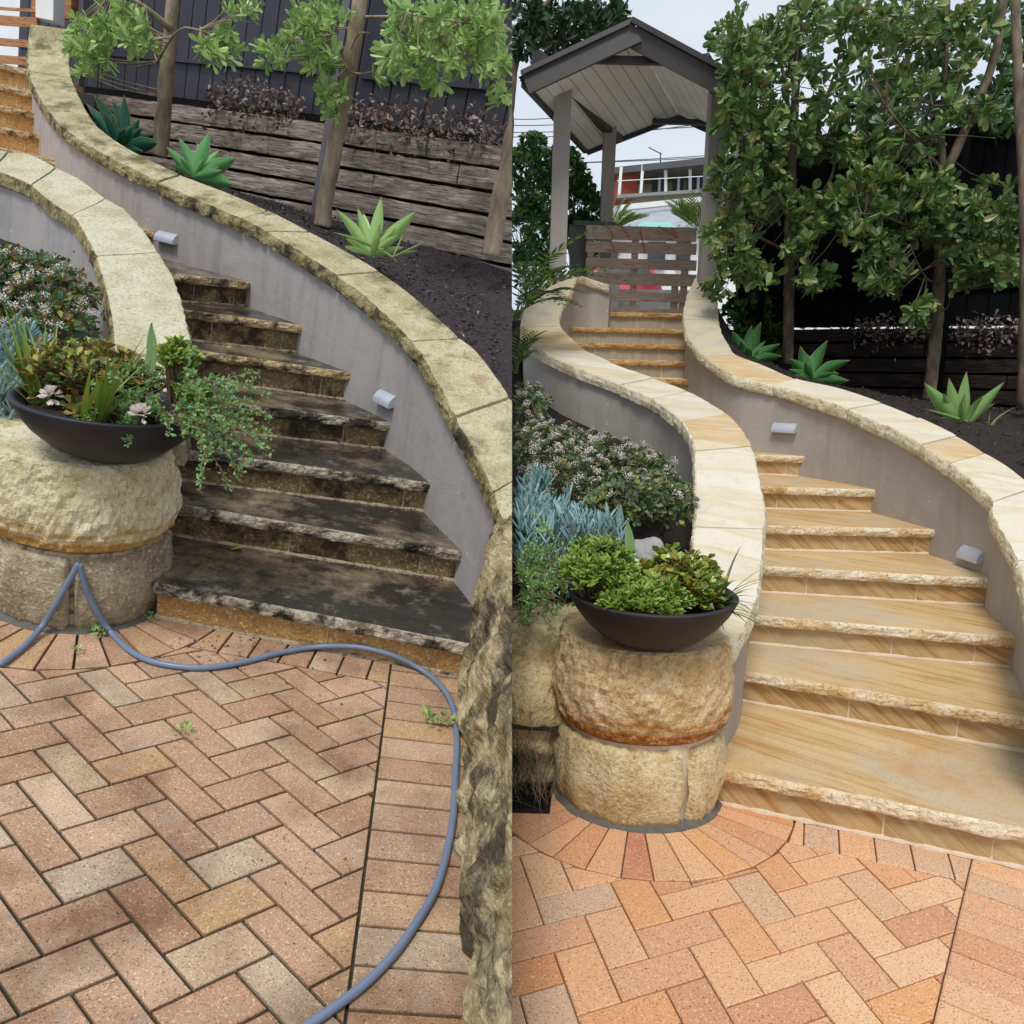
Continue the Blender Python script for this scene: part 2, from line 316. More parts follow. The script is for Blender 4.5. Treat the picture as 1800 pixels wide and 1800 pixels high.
MT['agaveEdge'] = m_leaf('pale_agave_margin', ['#8fa060', '#a0ac70', '#84965a'], .5, .1)
MT['agaveTip'] = m_leaf('withered_brown_leaf_tip', ['#7a5c38', '#9c7c50', '#5c4430'], .8, .05)
MT['agaveL'] = m_leaf('agave_lime_leaf', ['#a0c46c', '#bcd880', '#8cb468', '#c8d88c'], .45, .15)
MT['agaveG'] = m_leaf('agave_green_leaf', ['#4a8a4e', '#68a05c', '#589656', '#86b068'], .45, .15)
MT['agaveD'] = m_leaf('agave_dark_blue_green_leaf', ['#1f4f3c', '#2f6a4c', '#28604a', '#3c7a52'], .45, .1)
MT['agaveR'] = m_leaf('agave_mid_green_leaf', ['#2c5c2a', '#3f7834', '#356a30', '#4c8a3c'], .45, .1)
MT['agaveP'] = m_leaf('agave_pale_green_leaf', ['#7fa056', '#96b464', '#6f9450', '#a4b868'], .45, .12)
MT['strap'] = m_leaf('strap_leaf', ['#3c5c24', '#5a7c30', '#2c4a1c', '#7c9440'], .4, .2)
MT['dryleaf'] = m_leaf('fallen_dry_leaf', ['#6e4434', '#8f5a44', '#4e3830', '#9a8878', '#b06a4a', '#3c302a'], .8, .1)
MT['litter'] = m_leaf('grey_brown_leaf_litter', ['#5a4c44', '#8a7c74', '#3f342e', '#a39890', '#7c4a3a', '#2c2522'], .85, .05)
MT['mulchL'] = m_leaf('bark_mulch_chip_purple', ['#2a2224', '#443a3c', '#5c5052', '#352c2c', '#1f191a', '#8a7c78'], .9, .0)
MT['mulchR'] = m_leaf('bark_mulch_chip', ['#1c1613', '#332923', '#4a3e36', '#251e1a', '#15100e'], .9, .0)
MT['yellow'] = m_leaf('yellow_fallen_leaf', ['#e0c020', '#d8a818', '#e8d040'], .6, .2)
MT['hose'] = m_simple('blue_grey_hose', ['#66748a', '#748298'], 3., .35, 200., .05)
MT['iron'] = m_simple('black_cast_grate', ['#101114', '#1c1e22'], 9., .5)
MT['concrete'] = m_simple('grey_concrete', ['#7e7f80', '#94948f'], 20., .85)
MT['redbrick'] = m_simple('red_brick_wall', ['#8a3c2a', '#a04a34'], 30., .8)
MT['roofwhite'] = m_simple('pale_corrugated_roof', ['#8e9498', '#a4aaad'], 3., .6)
MT['glass'] = m_simple('dark_window_glass', ['#303a44', '#45525e'], 3., .15)
MT['cream'] = m_simple('cream_soffit', ['#b8a88c', '#c6b89c'], 3., .8)
MT['teal'] = m_simple('teal_awning', ['#7fb8a8', '#8cc4b4'], 3., .7)
MT['red'] = m_simple('red_car_paint', ['#c03040', '#d04050'], 3., .25)
MT['tyre'] = m_simple('black_rubber', ['#111111', '#1c1c1c'], 9., .8)
MT['asphalt'] = m_simple('street_asphalt', ['#4a4a4a', '#585857'], 40., .9)
MT['base'] = m_simple('dark_grey_base_mortar', ['#55534d', '#6a675f'], 30., .95)
MT['grassgnd'] = m_simple('rough_lawn_earth', ['#3c4426', '#55592f', '#4a4030'], 6., .95, 40., .6)
MT['grey'] = m_simple('smooth_grey_boulder', ['#8e8a88', '#a39e9b'], 8., .8, 60., .3)
MT['wire'] = m_simple('dark_power_line', ['#3a3d42', '#484b50'], 8., .6)
MT['cord'] = m_simple('orange_tie_cord', ['#a8502c', '#c0603a'], 8., .7)
MT['greywood'] = m_simple('grey_green_plank', ['#4f5450', '#5c615c'], 8., .7)

# ---------------------------------------------------------------- mesh building
class MB:
    def __init__(s): s.v = []; s.f = []; s.m = []
    def add(s, vs, fs, m=0):
        o = len(s.v); s.v += [tuple(map(float, p)) for p in vs]; s.f += [tuple(i+o for i in f) for f in fs]; s.m += [m]*len(fs)
    def box(s, c, size, rot=0., m=0, lean=None):
        hx, hy, hz = [k/2 for k in size]; cr, sr = math.cos(rot), math.sin(rot); vs = []
        for z in (-hz, hz):
            for x, y in ((-hx, -hy), (hx, -hy), (hx, hy), (-hx, hy)):
                p = [c[0]+x*cr-y*sr, c[1]+x*sr+y*cr, c[2]+z]
                if lean is not None: p[0] += lean[0]*(z+hz); p[1] += lean[1]*(z+hz)
                vs.append(p)
        s.add(vs, [(3, 2, 1, 0), (4, 5, 6, 7), (0, 1, 5, 4), (1, 2, 6, 5), (2, 3, 7, 6), (3, 0, 4, 7)], m)
    def beam(s, a, b, w, h, up=(0, 0, 1), m=0):
        a = np.array(a, float); b = np.array(b, float); d = b-a; d /= np.linalg.norm(d)
        sd_ = np.cross(d, up); sd_ /= np.linalg.norm(sd_); u = np.cross(sd_, d)
        vs = [p+sd_*x*w/2+u*z*h/2 for p in (a, b) for x, z in ((-1, -1), (1, -1), (1, 1), (-1, 1))]
        s.add(vs, [(3, 2, 1, 0), (4, 5, 6, 7), (0, 1, 5, 4), (1, 2, 6, 5), (2, 3, 7, 6), (3, 0, 4, 7)], m)
    def poly_slab(s, top, dz, m=0, bev=0.):
        n = len(top); top = [np.array(p, float) for p in top]
        if bev:
            c = sum(top)/n; ins = [p+(c-p)/np.linalg.norm(c-p)*bev*1.4 for p in top]
            vs = ins+[p-np.array([0, 0, bev*.7]) for p in top]+[p-np.array([0, 0, dz]) for p in top]
            fs = [tuple(range(n))]+[(i+n, (i+1) % n+n, (i+1) % n, i) for i in range(n)]+[(i+2*n, (i+1) % n+2*n, (i+1) % n+n, i+n) for i in range(n)]
        else:
            vs = top+[p-np.array([0, 0, dz]) for p in top]
            fs = [tuple(range(n)), tuple(range(2*n-1, n-1, -1))]+[(i+n, (i+1) % n+n, (i+1) % n, i) for i in range(n)]
        s.add(vs, fs, m)
    def grid(s, rows, closed=False, m=0, cap=False, mcol=None):
        nr, nc = len(rows), len(rows[0]); o = len(s.v)
        for r in rows: s.v += [tuple(map(float, p)) for p in r]
        e = nc if closed else nc-1
        for i in range(nr-1):
            for j in range(e):
                s.f.append((o+i*nc+j, o+i*nc+(j+1) % nc, o+(i+1)*nc+(j+1) % nc, o+(i+1)*nc+j)); s.m.append(mcol[j] if mcol else m)
        if cap:
            s.f.append(tuple(o+j for j in range(nc-1, -1, -1))); s.m.append(m)
            s.f.append(tuple(o+(nr-1)*nc+j for j in range(nc))); s.m.append(m)
    def tube(s, pts, rad, n=8, m=0, wob=0.):
        pts = [np.array(p, float) for p in pts]
        if not hasattr(rad, '__len__'): rad = [rad]*len(pts)
        rows = []; prev = None
        for i, p in enumerate(pts):
            d = pts[min(i+1, len(pts)-1)]-pts[max(i-1, 0)]; d = d/(np.linalg.norm(d)+1e-9)
            if prev is None: a = np.cross(d, [0.3, .1, 1] if abs(d[2]) < .9 else [1, 0, .1])
            else: a = prev-d*(prev@d)
            a = a/np.linalg.norm(a); prev = a; b = np.cross(d, a)
            rows.append([p+(a*math.cos(t)+b*math.sin(t))*rad[i]*(1+(wob*mn.noise(Vector(p*9)+Vector((t, 0, 0))) if wob else 0)) for t in [2*math.pi*k/n for k in range(n)]])
        s.grid(rows, closed=True, m=m, cap=True)
    def lathe(s, c, prof, n=48, m=0, sx=1., sy=1., jit=0., fq=8., power=2.):
        rows = []
        for r, z in prof:
            row = []
            for k in range(n):
                t = 2*math.pi*k/n; ct, st = math.cos(t), math.sin(t)
                q = (abs(ct)**power+abs(st)**power)**(-1/power) if power != 2. else 1.
                rr = r*q
                p = np.array([c[0]+ct*rr*sx, c[1]+st*rr*sy, c[2]+z])
                if jit and r > .05:
                    d = mn.fractal(Vector(p*fq), 1., 2., 4)*jit; p[0] += ct*d; p[1] += st*d; p[2] += d*.2
                row.append(p)
            rows.append(row)
        s.grid(rows, closed=True, m=m)

def smooth_path(pts, per):
    """Catmull-Rom through pts; returns dense list and the index of each control point"""
    pts = [np.array(p, float) for p in pts]; o = []; idx = []
    for i in range(len(pts)-1):
        p0 = pts[max(i-1, 0)]; p1 = pts[i]; p2 = pts[i+1]; p3 = pts[min(i+2, len(pts)-1)]
        idx.append(len(o))
        for k in range(per):
            t = k/per
            o.append(.5*((2*p1)+(-p0+p2)*t+(2*p0-5*p1+4*p2-p3)*t*t+(-p0+3*p1-3*p2+p3)*t**3))
    idx.append(len(o)); o.append(pts[-1]); return o, idx

INFO = {}
def props(o, label=None, cat=None, group=None, kind=None):
    if label: o['label'] = label
    if cat: o['category'] = cat
    if group: o['group'] = group
    if kind: o['kind'] = kind
    return o
def thing(fr, name, label, cat, origin, group=None):
    o = bpy.data.objects.new(name, None); col.objects.link(o); o.empty_display_size = .1
    o.matrix_world = fr.M @ Matrix.Translation(Vector([float(a) for a in origin])); INFO[o.name] = (fr, np.array(origin, float))
    return props(o, label, cat, group)
def mesh_obj(fr, name, v, f, mats, mi=None, parent=None, origin=None, clip=True, smooth=False, fill=True, uv=None):
    v = np.asarray(v, float)
    if parent is not None: fr, origin = INFO[parent.name]
    if origin is None: origin = np.array([v[:, 0].mean(), v[:, 1].mean(), v[:, 2].min()])
    origin = np.asarray(origin, float)
    me = bpy.data.meshes.new(name)
    d = (v-np.array([0, 0, fr.H]))@fr.cut_no*fr.side if clip else np.ones(1)
    me.from_pydata((v-origin).tolist(), [], [list(map(int, q)) for q in f])
    for m in mats: me.materials.append(MT[m])
    if mi is not None: me.polygons.foreach_set('material_index', np.asarray(mi, np.int32))
    if smooth: me.polygons.foreach_set('use_smooth', np.ones(len(me.polygons), bool))
    if d.min() < 0:
        bm = bmesh.new(); bm.from_mesh(me)
        co = Vector([float(a) for a in (np.array([0, 0, fr.H])-origin)]); no = Vector([float(a) for a in fr.cut_no*fr.side])
        r = bmesh.ops.bisect_plane(bm, geom=bm.verts[:]+bm.edges[:]+bm.faces[:], plane_co=co, plane_no=no, clear_inner=True, dist=1e-5)
        if fill:
            ed = [e for e in r['geom_cut'] if isinstance(e, bmesh.types.BMEdge) and e.is_valid and e.is_boundary]
            if ed: bmesh.ops.holes_fill(bm, edges=ed, sides=0)
        bm.to_mesh(me); bm.free()
    o = bpy.data.objects.new(name, me); col.objects.link(o)
    if parent is not None: o.parent = parent
    else: o.matrix_world = fr.M @ Matrix.Translation(Vector([float(a) for a in origin]))
    INFO[o.name] = (fr, origin)
    if parent is None: o.matrix_world = fr.M @ Matrix.Translation(Vector([float(a) for a in origin]))
    return o
def build(fr, name, mb, mats, parent=None, origin=None, **kw):
    if isinstance(mats, str): mats = [mats]
    return mesh_obj(fr, name, mb.v, mb.f, mats, mb.m, parent, origin, **kw)
def part(parent, name, mb, mats, **kw):
    return build(None, name, mb, mats, parent=parent, **kw)
def structure(fr, name, mb, mats, **kw):
    o = build(fr, name, mb, mats, **kw); o['kind'] = 'structure'; return o

# leaves: many small blades in one mesh, from numpy
SH = {
 'tl': ([(0, 0, 0), (-.17, .2, .02), (0, .22, -.02), (.17, .2, .02), (-.33, .44, .05), (0, .46, -.03), (.33, .44, .05), (-.46, .68, .06), (0, .7, -.03), (.46, .68, .06), (-.38, .88, .04), (0, .9, -.02), (.38, .88, .04), (0, 1, -.03)],
        [(0, 2, 1), (0, 3, 2), (1, 2, 5, 4), (2, 3, 6, 5), (4, 5, 8, 7), (5, 6, 9, 8), (7, 8, 11, 10), (8, 9, 12, 11), (10, 11, 13), (11, 12, 13)]),  # templates: x width, y length, z fold
 'ob': ([(0, 0, 0), (-.26, .35, .03), (.26, .35, .03), (-.5, .72, .08), (.5, .72, .08), (0, 1, -.02), (0, .4, -.04), (0, .75, -.05)],
        [(0, 6, 1), (0, 2, 6), (1, 6, 7, 3), (6, 2, 4, 7), (3, 7, 5), (7, 4, 5)]),
 'la': ([(0, 0, 0), (-.5, .45, .06), (.5, .45, .06), (0, 1, 0), (0, .45, -.05)], [(0, 4, 1), (0, 2, 4), (1, 4, 3), (4, 2, 3)]),
 'q': ([(-.5, 0, 0), (.5, 0, 0), (.5, 1, 0), (-.5, 1, 0)], [(0, 1, 2, 3)]),
 'st': ([(-.5, 0, 0), (.5, 0, 0), (0, 0, .6), (-.4, .8, 0), (.4, .8, 0), (0, .8, .5), (0, 1, .1)],
        [(0, 1, 4, 3), (1, 2, 5, 4), (2, 0, 3, 5), (3, 4, 6), (4, 5, 6), (5, 3, 6)]),
}
class Leaves:
    def __init__(s, shape='ob'): s.P = []; s.D = []; s.N = []; s.Ln = []; s.W = []; s.shape = shape
    def add(s, p, d, n, ln, w): s.P.append(p); s.D.append(d); s.N.append(n); s.Ln.append(ln); s.W.append(w)
    def arrays(s):
        P, D, N = map(lambda a: np.array(a, float), (s.P, s.D, s.N)); Ln = np.array(s.Ln)[:, None]; Wd = np.array(s.W)[:, None]
        D /= np.linalg.norm(D, axis=1, keepdims=True)+1e-9
        X = np.cross(D, N); X /= np.linalg.norm(X, axis=1, keepdims=True)+1e-9; Z = np.cross(X, D)
        t, fs = SH[s.shape]; t = np.array(t); nv = len(t); zs = Wd*1.2 if s.shape == 'st' else Ln*.8
        V = P[:, None]+X[:, None]*(t[None, :, 0:1]*Wd[:, None])+D[:, None]*(t[None, :, 1:2]*Ln[:, None])+Z[:, None]*(t[None, :, 2:3]*zs[:, None])
        keep_f = []
        k = np.arange(len(P))*nv
        for f in fs: keep_f.append(k[:, None]+np.array(f)[None])
        faces = []
        for a in keep_f: faces += a.tolist()
        return V.reshape(-1, 3), faces
    def filt(s, fr):
        d = (np.array(s.P)-np.array([0, 0, fr.H]))@fr.cut_no*fr.side; ok = d > .03
        for a in ('P', 'D', 'N', 'Ln', 'W'): setattr(s, a, [x for x, k in zip(getattr(s, a), ok) if k])
    def obj(s, fr, name, mat, parent=None):
        if parent is not None: fr = INFO[parent.name][0]
        s.filt(fr)
        if not s.P: return None
        V, f = s.arrays(); return mesh_obj(fr, name, V, f, [mat], None, parent, fill=False)
def rv(): v = rng.normal(size=3); return v/np.linalg.norm(v)
UP = np.array([0, 0, 1.])
def rosette(lv, c, axis, n, ln, w, spread=.9, jl=.3):
    axis = np.array(axis, float); axis /= np.linalg.norm(axis); a = np.cross(axis, rv()); a /= np.linalg.norm(a); b = np.cross(axis, a)
    for k in range(n):
        t = k*2.4+rng.uniform(0, .6); e = spread*rng.uniform(.6, 1.25); d = (a*math.cos(t)+b*math.sin(t))*math.sin(e)+axis*math.cos(e)
        l = ln*rng.uniform(1-jl, 1+jl); lv.add(c+d*.01-axis*rng.uniform(0, .3)*ln, d, axis+rv()*.35, l, w*l/ln)
# ================================================================ both gardens: paving
def homog(pairs):
    A = []
    for (x, y), (u, v) in pairs.items():
        u = (u-900)/1000; v = (900-v)/1000
        A.append([x, y, 1, 0, 0, 0, -u*x, -u*y, -u]); A.append([0, 0, 0, x, y, 1, -v*x, -v*y, -v])
    return np.linalg.svd(np.array(A, float))[2][-1].reshape(3, 3)
GR = {(0,1):(1093.8,1759.2),(2,0):(1211.2,1665),(2,1):(1237.5,1716.2),(1,-1):(1120,1635),(3,-1):(1247.5,1600),(3,0):(1270,1646.2),(1,0):(1142.5,1683),
 (2,-1):(1181.2,1616.2),(4,-2):(1280,1543.8),(4,-1):(1302.5,1583.8),(0,-2):(1027.5,1607.5),(1,-2):(1088.8,1590),(3,2):(1342.5,1747.5),(2,2):(1277.5,1772.5),
 (1,-3):(1073.8,1548.8),(5,1):(1437.5,1657.5),(6,1):(1488.8,1638.8),(6,3):(1580,1737.5),(5,3):(1522.5,1760),(6,0):(1460,1596.2),(7,0):(1508.8,1578.8),
 (7,2):(1596.2,1661.2),(6,2):(1537.5,1683.8),(7,-1):(1475,1541.2),(7,1):(1552.5,1617.5),(8,1):(1597.5,1600)}
GL = {(0,0):(72.5,1535),(2,0):(215,1487.5),(2,1):(255,1535.8),(0,1):(108.8,1585.8),(3,0):(276.2,1465),(3,2):(372.5,1562.5),(2,2):(310,1586.2),(1,-1):(105,1460),
 (3,-1):(238.8,1421.2),(1,0):(138.8,1508),(2,-2):(132.5,1395.5),(4,-2):(256.8,1361.2),(4,-1):(291.2,1401.2),(2,-1):(167.5,1436.8),(4,1):(385,1488.8),
 (3,1):(325,1510),(5,0):(395,1423.8),(4,0):(342.5,1442.5),(-1,1):(35,1616.2),(1,1):(188.8,1562.5),(1,2):(233.8,1617.5),(-1,2):(75,1677.5),(2,3):(357.5,1645),
 (1,3):(291.2,1675),(3,-3):(156.2,1338),(5,-3):(272.5,1309.5),(5,-2):(312.5,1347),(4,-4):(179.5,1288),(6,-4):(288.8,1262.5),(6,-3):(328.8,1296.2),(5,-5):(200.5,1243)}
def clip_half(poly, p, n):
    """keep the side of the line through p that n points to"""
    o = []
    for i, a in enumerate(poly):
        b = poly[(i+1) % len(poly)]; da = (a-p)@n; db = (b-p)@n
        if da >= 0: o.append(a)
        if da*db < 0: o.append(a+(b-a)*da/(da-db))
    return o
def inset(poly, g):
    c = sum(poly)/len(poly)
    ar = sum(a[0]*b[1]-a[1]*b[0] for a, b in zip(poly, poly[1:]+poly[:1]))
    if abs(ar)/2 < 4e-4: return None
    if ar < 0: poly = poly[::-1]
    q = poly
    for a, b in zip(poly, poly[1:]+poly[:1]):
        e = b-a; l = np.linalg.norm(e)
        if l < 1e-4: continue
        n = np.array([-e[1], e[0]])/l; q = clip_half(q, a+n*g, n)
        if len(q) < 3: return None
    return q
def add_brick(mb, poly, g, z=0.):
    q = inset([np.array(p[:2], float) for p in poly], g)
    if q is None: return
    dz = rng.normal()*.0007; tx, ty = rng.normal(size=2)*.003; c = sum(q)/len(q)
    mb.poly_slab([(p[0], p[1], z+dz+(p[0]-c[0])*tx+(p[1]-c[1])*ty) for p in q], .02, bev=.0035)
def paving(fr, G, name, mat, jmat, ring_c, ring_r0, ring_r1, arcs, band, step, g, band_end):
    Hm = homog(G); mb = MB()
    def gp(a, b):
        q = Hm@np.array([a, b, 1.]); 
        u, v = q[0]/q[2]*1000+900, 900-q[1]/q[2]*1000
        return fr.bp(u, v)[:2], (u, v)
    b0, b1 = [np.array(p) for p in band]; bd = (b1-b0)/np.linalg.norm(b1-b0); bn = np.array([bd[1], -bd[0]])   # band to the right
    if (ring_c-b0)@bn > 0: bn = -bn
    s0, s1 = [np.array(p) for p in step]; sd_ = (s1-s0)/np.linalg.norm(s1-s0); sn = np.array([-sd_[1], sd_[0]])
    if sn[1] > 0: sn = -sn                                       # towards the camera
    LS = .185
    for m in range(-14, 16):
        for j in range(-16, 18):
            for (a0, c0, w_, h_) in ((2*m+j, 2*m-j, 2, 1), (2*m+j, 2*m-2-j, 1, 2)):
                cc, (u, v) = gp(a0+w_/2, c0+h_/2)
                if v < 1000 or v > 2600 or cc[1] < .3 or cc[1] > 3.2 or abs(cc[0]) > 3.0: continue
                q = [gp(a0, c0)[0], gp(a0+w_, c0)[0], gp(a0+w_, c0+h_)[0], gp(a0, c0+h_)[0]]
                q = clip_half(q, b0, -bn)
                if len(q) >= 3: q = clip_half(q, s0+sn*LS, sn)
                if len(q) >= 3:
                    c = sum(q)/len(q); d = c-ring_c; d /= np.linalg.norm(d)
                    q = clip_half(q, ring_c+d*ring_r1, d)
                if len(q) >= 3: add_brick(mb, q, g)
    # radial bricks round the pillar
    a = arcs[0]; da = .116/ring_r1
    while a < arcs[1]:
        e = a+da*rng.uniform(.9, 1.05)
        pts = [ring_c+np.array([math.cos(t), math.sin(t)])*r for t, r in ((a, ring_r0), (e, ring_r0), (e, ring_r1), (a, ring_r1))]
        q = clip_half(pts, s0, sn)
        if len(q) >= 3 and (sum(q)/len(q)-b0)@bn < 0: add_brick(mb, q, g)
        a = e
    # soldier course against the first riser
    t = 0.
    tot = np.linalg.norm(s1-s0)
    while t < tot:
        e = t+.116
        q = [s0+sd_*t, s0+sd_*e, s0+sd_*e+sn*LS, s0+sd_*t+sn*LS]
        q = clip_half(q, b0, -bn)
        if len(q) >= 3:
            c = sum(q)/len(q)
            dd = c-ring_c; dn_ = np.linalg.norm(dd); dd /= dn_; q = clip_half(q, ring_c+dd*ring_r1, dd)
            if len(q) >= 3: add_brick(mb, q, g)
        t = e
    # header band on the right
    t = -.3
    tot = np.linalg.norm(b1-b0)+2.2
    while t < tot:
        e = t+.112; wd = band_end
        q = [b0+bd*t, b0+bd*e, b0+bd*e+bn*wd, b0+bd*t+bn*wd]
        q = clip_half(q, s0, sn)
        if len(q) >= 3: add_brick(mb, q, g)
        if wd < .4:
            pass
        t = e
    structure(fr, name, mb, [mat], fill=True)
    return bn

def v2(p): return np.array(p[:2], float)
pcR = np.array([.515, 2.80]); pcL = np.array([-1.66, 2.77])
paving(R, GR, 'brick_paving', 'brickR', 'jointR', pcR, .335, .60, (math.radians(160), math.radians(365)),
       (v2(R.bp(1712, 1495)), v2(R.bp(1642, 1790))), (v2(R.bp(1245, 1402)), v2(R.bp(1850, 1530))), .0022, .5)
paving(L, GL, 'brick_paving', 'brickL', 'jointL', pcL, .315, .58, (math.radians(175), math.radians(365)),
       (v2(L.bp(684, 1195)), v2(L.bp(608, 1790))), (v2(L.bp(262, 1080)), v2(L.bp(830, 1184))), .0042, .42)
# ground sheets
mb = MB(); mb.add([(-900, -3, -.012), (900, -3, -.012), (900, 3.2, -.012), (-900, 3.2, -.012)], [(0, 1, 2, 3)]); structure(R, 'ground', mb, 'jointR', fill=False)
mb = MB(); mb.add([(-7, -1.5, -.012), (1.5, -1.5, -.012), (1.5, 3.2, -.012), (-7, 3.2, -.012)], [(0, 1, 2, 3)]); structure(L, 'ground', mb, 'jointL', fill=False)
mb = MB(); mb.add([(-900, 11, 2.6), (3., 11, 2.6), (3., 26, 2.6), (900, 26, 2.6), (900, 1400, 2.6), (-900, 1400, 2.6)], [(0, 1, 2, 3, 4, 5)]); structure(R, 'terrain', mb, 'grassgnd', fill=False)
mb = MB(); mb.add([(-30, 13, 2.606), (3., 13, 2.606), (3., 20, 2.606), (-30, 20, 2.606)], [(0, 1, 2, 3)]); structure(R, 'street', mb, 'asphalt', fill=False)

# ================================================================ walls with stone coping
def c3(l): return [(900+x/4, 450+y/4) for x, y in l]
def c4(l): return [(1350+x/4, 450+y/4) for x, y in l]
def d1(l): return [(x/4, y/4) for x, y in l]
def d2(l): return [(450+x/4, y/4) for x, y in l]
def d3(l): return [(x/4, 450+y/4) for x, y in l]
def d4(l): return [(450+x/4, 450+y/4) for x, y in l]
THK = .088
def coping_wall(fr, wallname, wlabel, P, Q, joints, mats_for, wallmat, facemat, per=14, jit=.0085, gap=.0045, zbase=-.02, thk=THK, group=None, ins=.03):
    Ps, idx = smooth_path(P, per); Qs, _ = smooth_path(Q, per)
    Ps = np.array(Ps); Qs = np.array(Qs)
    # body
    D = Qs-Ps; D[:, 2] = 0; D /= np.linalg.norm(D, axis=1, keepdims=True)
    th = thing(fr, wallname, wlabel, 'garden wall', (Ps[len(Ps)//2][0], Ps[len(Ps)//2][1], 0), group)
    mb = MB(); rows = []
    for p, q, d in zip(Ps, Qs, D):
        a = p+d*ins; b = q-d*.03; zt = p[2]-thk+.006; zq = q[2]-thk+.006
        rows.append([(a[0], a[1], zbase), (a[0], a[1], zt), (b[0], b[1], zq), (b[0], b[1], zbase)])
    mb.grid(rows, closed=True, cap=True); part(th, 'rendered_wall', mb, wallmat, smooth=False)
    # stones
    for si in range(len(joints)-1):
        f0, f1 = joints[si]*per, joints[si+1]*per
        ln = np.sum(np.linalg.norm(np.diff(Ps[int(f0):int(f1)+1], axis=0), axis=1))+1e-3
        n = max(6, int(ln/.022)); rows = []; sd0 = rng.uniform(0, 50)
        def samp(A, f): i = int(min(max(f, 0), len(A)-1.001)); t = f-i; return A[i]*(1-t)+A[i+1]*t
        g = gap/max(ln, .1)*(f1-f0); zoff = rng.normal()*.003
        for k in range(n+1):
            f = f0+g+(f1-f0-2*g)*k/n; p = samp(Ps, f); q = samp(Qs, f); d = q-p; wd = np.linalg.norm(d[:2]); d[2] = 0; d /= np.linalg.norm(d)
            edge = min(k, n-k); pinch = .006 if edge == 0 else (.002 if edge == 1 else 0)
            def nz(z, a=1.): return mn.fractal(Vector((p[0]*16+sd0, p[1]*16, z*26)), .9, 2., 5)*jit*a
            row = [p+d*(.028)+[0, 0, -thk+zoff]]
            for h, b_ in ((-.98, .25), (-.8, .9), (-.55, 1.15), (-.32, 1.0), (-.14, .6), (-.03, 0.)):
                row.append(p+d*(pinch-.012*b_+nz(h*thk, 1.)*(1 if h < -.05 else .8))+[0, 0, h*thk+zoff+nz(h, .25)])
            hz = mn.noise(Vector((p[0]*2.5, p[1]*2.5, sd0)))*.002
            row.append(p+d*(.014+pinch)+[0, 0, zoff+hz-.001])
            for fr_ in (.3, .6, .9): row.append(p*(1-fr_)+q*fr_+[0, 0, zoff+hz*(1-fr_)-(.002 if edge == 0 else 0)])
            row.append(q-d*(.008+pinch)+[0, 0, zoff-.001])
            for h, b_ in ((-.08, .1), (-.45, 1.), (-.9, .6)):
                row.append(q-d*(pinch-.008*b_+mn.fractal(Vector((q[0]*16+sd0, q[1]*16, h*3)), .9, 2., 4)*jit)+[0, 0, h*thk+zoff])
            row.append(q-d*.028+[0, 0, -thk+zoff])
            rows.append(row)
        mb = MB(); nc = len(rows[0]); mc = [1]*6+[0]*(nc-6-5)+[1]*4+[1]
        mb.grid(rows, closed=True, cap=True, mcol=mc)
        o = part(th, 'coping_stone', mb, [mats_for(si), facemat(si) if callable(facemat) else facemat])
    return th, Ps, Qs

# ---- right garden, left wall
prs = [((500,140),(300,140)),((410,250),(180,230)),((355,330),(110,320)),((330,410),(75,420)),((340,495),(62,500)),((430,590),(85,580)),((530,670),(200,668)),
       ((640,720),(330,735)),((760,780),(500,810)),((1000,860),(760,905)),((1240,950),(980,1000)),((1420,1050),(1100,1080)),((1510,1110),(1190,1160)),
       ((1610,1220),(1250,1260)),((1680,1340),(1280,1370)),((1730,1530),(1288,1580)),((1775,1800),(1290,1800))]
P = [R.cap(*c3([a])[0]) for a, b in prs]; Q = [R.cap(*c3([b])[0]) for a, b in prs]
for a, b in (((1768,115),(1275,100)), ((1742,380),(1262,380)), ((1700,650),(1262,650)), ((1545,945),(1290,900))):
    P.append(R.cap(900+a[0]/4, 900+a[1]/4)); Q.append(R.cap(900+b[0]/4, 900+b[1]/4))
P = [np.array([.97, 8.25, 2.62]), np.array([.80, 8.32, 2.68])]+P; Q = [np.array([1.02, 8.45, 2.60]), np.array([.70, 8.62, 2.66])]+Q
P[2] = np.array([.62, 8.15, 2.69]); Q[2] = np.array([.40, 8.42, 2.70])
jr = [0, 2, 3.9, 5, 6, 8, 9.6, 11, 12, 14, 16, 19, 21, 22]
orange = {5, 6, 9}
wRl, PRl, QRl = coping_wall(R, 'curved_garden_wall', 'low s-curved taupe rendered wall with cream coping, left of the clean steps', P, Q,
    jr, lambda i: 'copeRg' if i < 4 else ('copeRo' if i in (4, 9) else 'copeR'), 'wallR', 'faceR')
# ---- right garden, right wall
pq = [(c3([(1290,150)])[0], c3([(1400,150)])[0]), (c3([(1228,300)])[0], c3([(1440,300)])[0]), (c3([(1212,430)])[0], c3([(1450,430)])[0]),
      (c3([(1230,540)])[0], c3([(1475,540)])[0]), (c3([(1290,630)])[0], c3([(1525,620)])[0]), (c3([(1360,700)])[0], c3([(1575,688)])[0]),
      (c3([(1560,830)])[0], c3([(1770,765)])[0]), (c4([(40,900)])[0], c4([(200,862)])[0]), (c4([(300,985)])[0], c4([(500,930)])[0]),
      (c4([(565,1072)])[0], c4([(800,1030)])[0]), (c4([(830,1190)])[0], c4([(1070,1140)])[0]), (c4([(1080,1325)])[0], c4([(1330,1265)])[0]),
      (c4([(1280,1450)])[0], c4([(1530,1385)])[0]), (c4([(1430,1570)])[0], c4([(1680,1475)])[0]), (c4([(1570,1700)])[0], c4([(1830,1590)])[0])]
P = [R.cap(*a) for a, b in pq]; Q = [R.cap(*b) for a, b in pq]
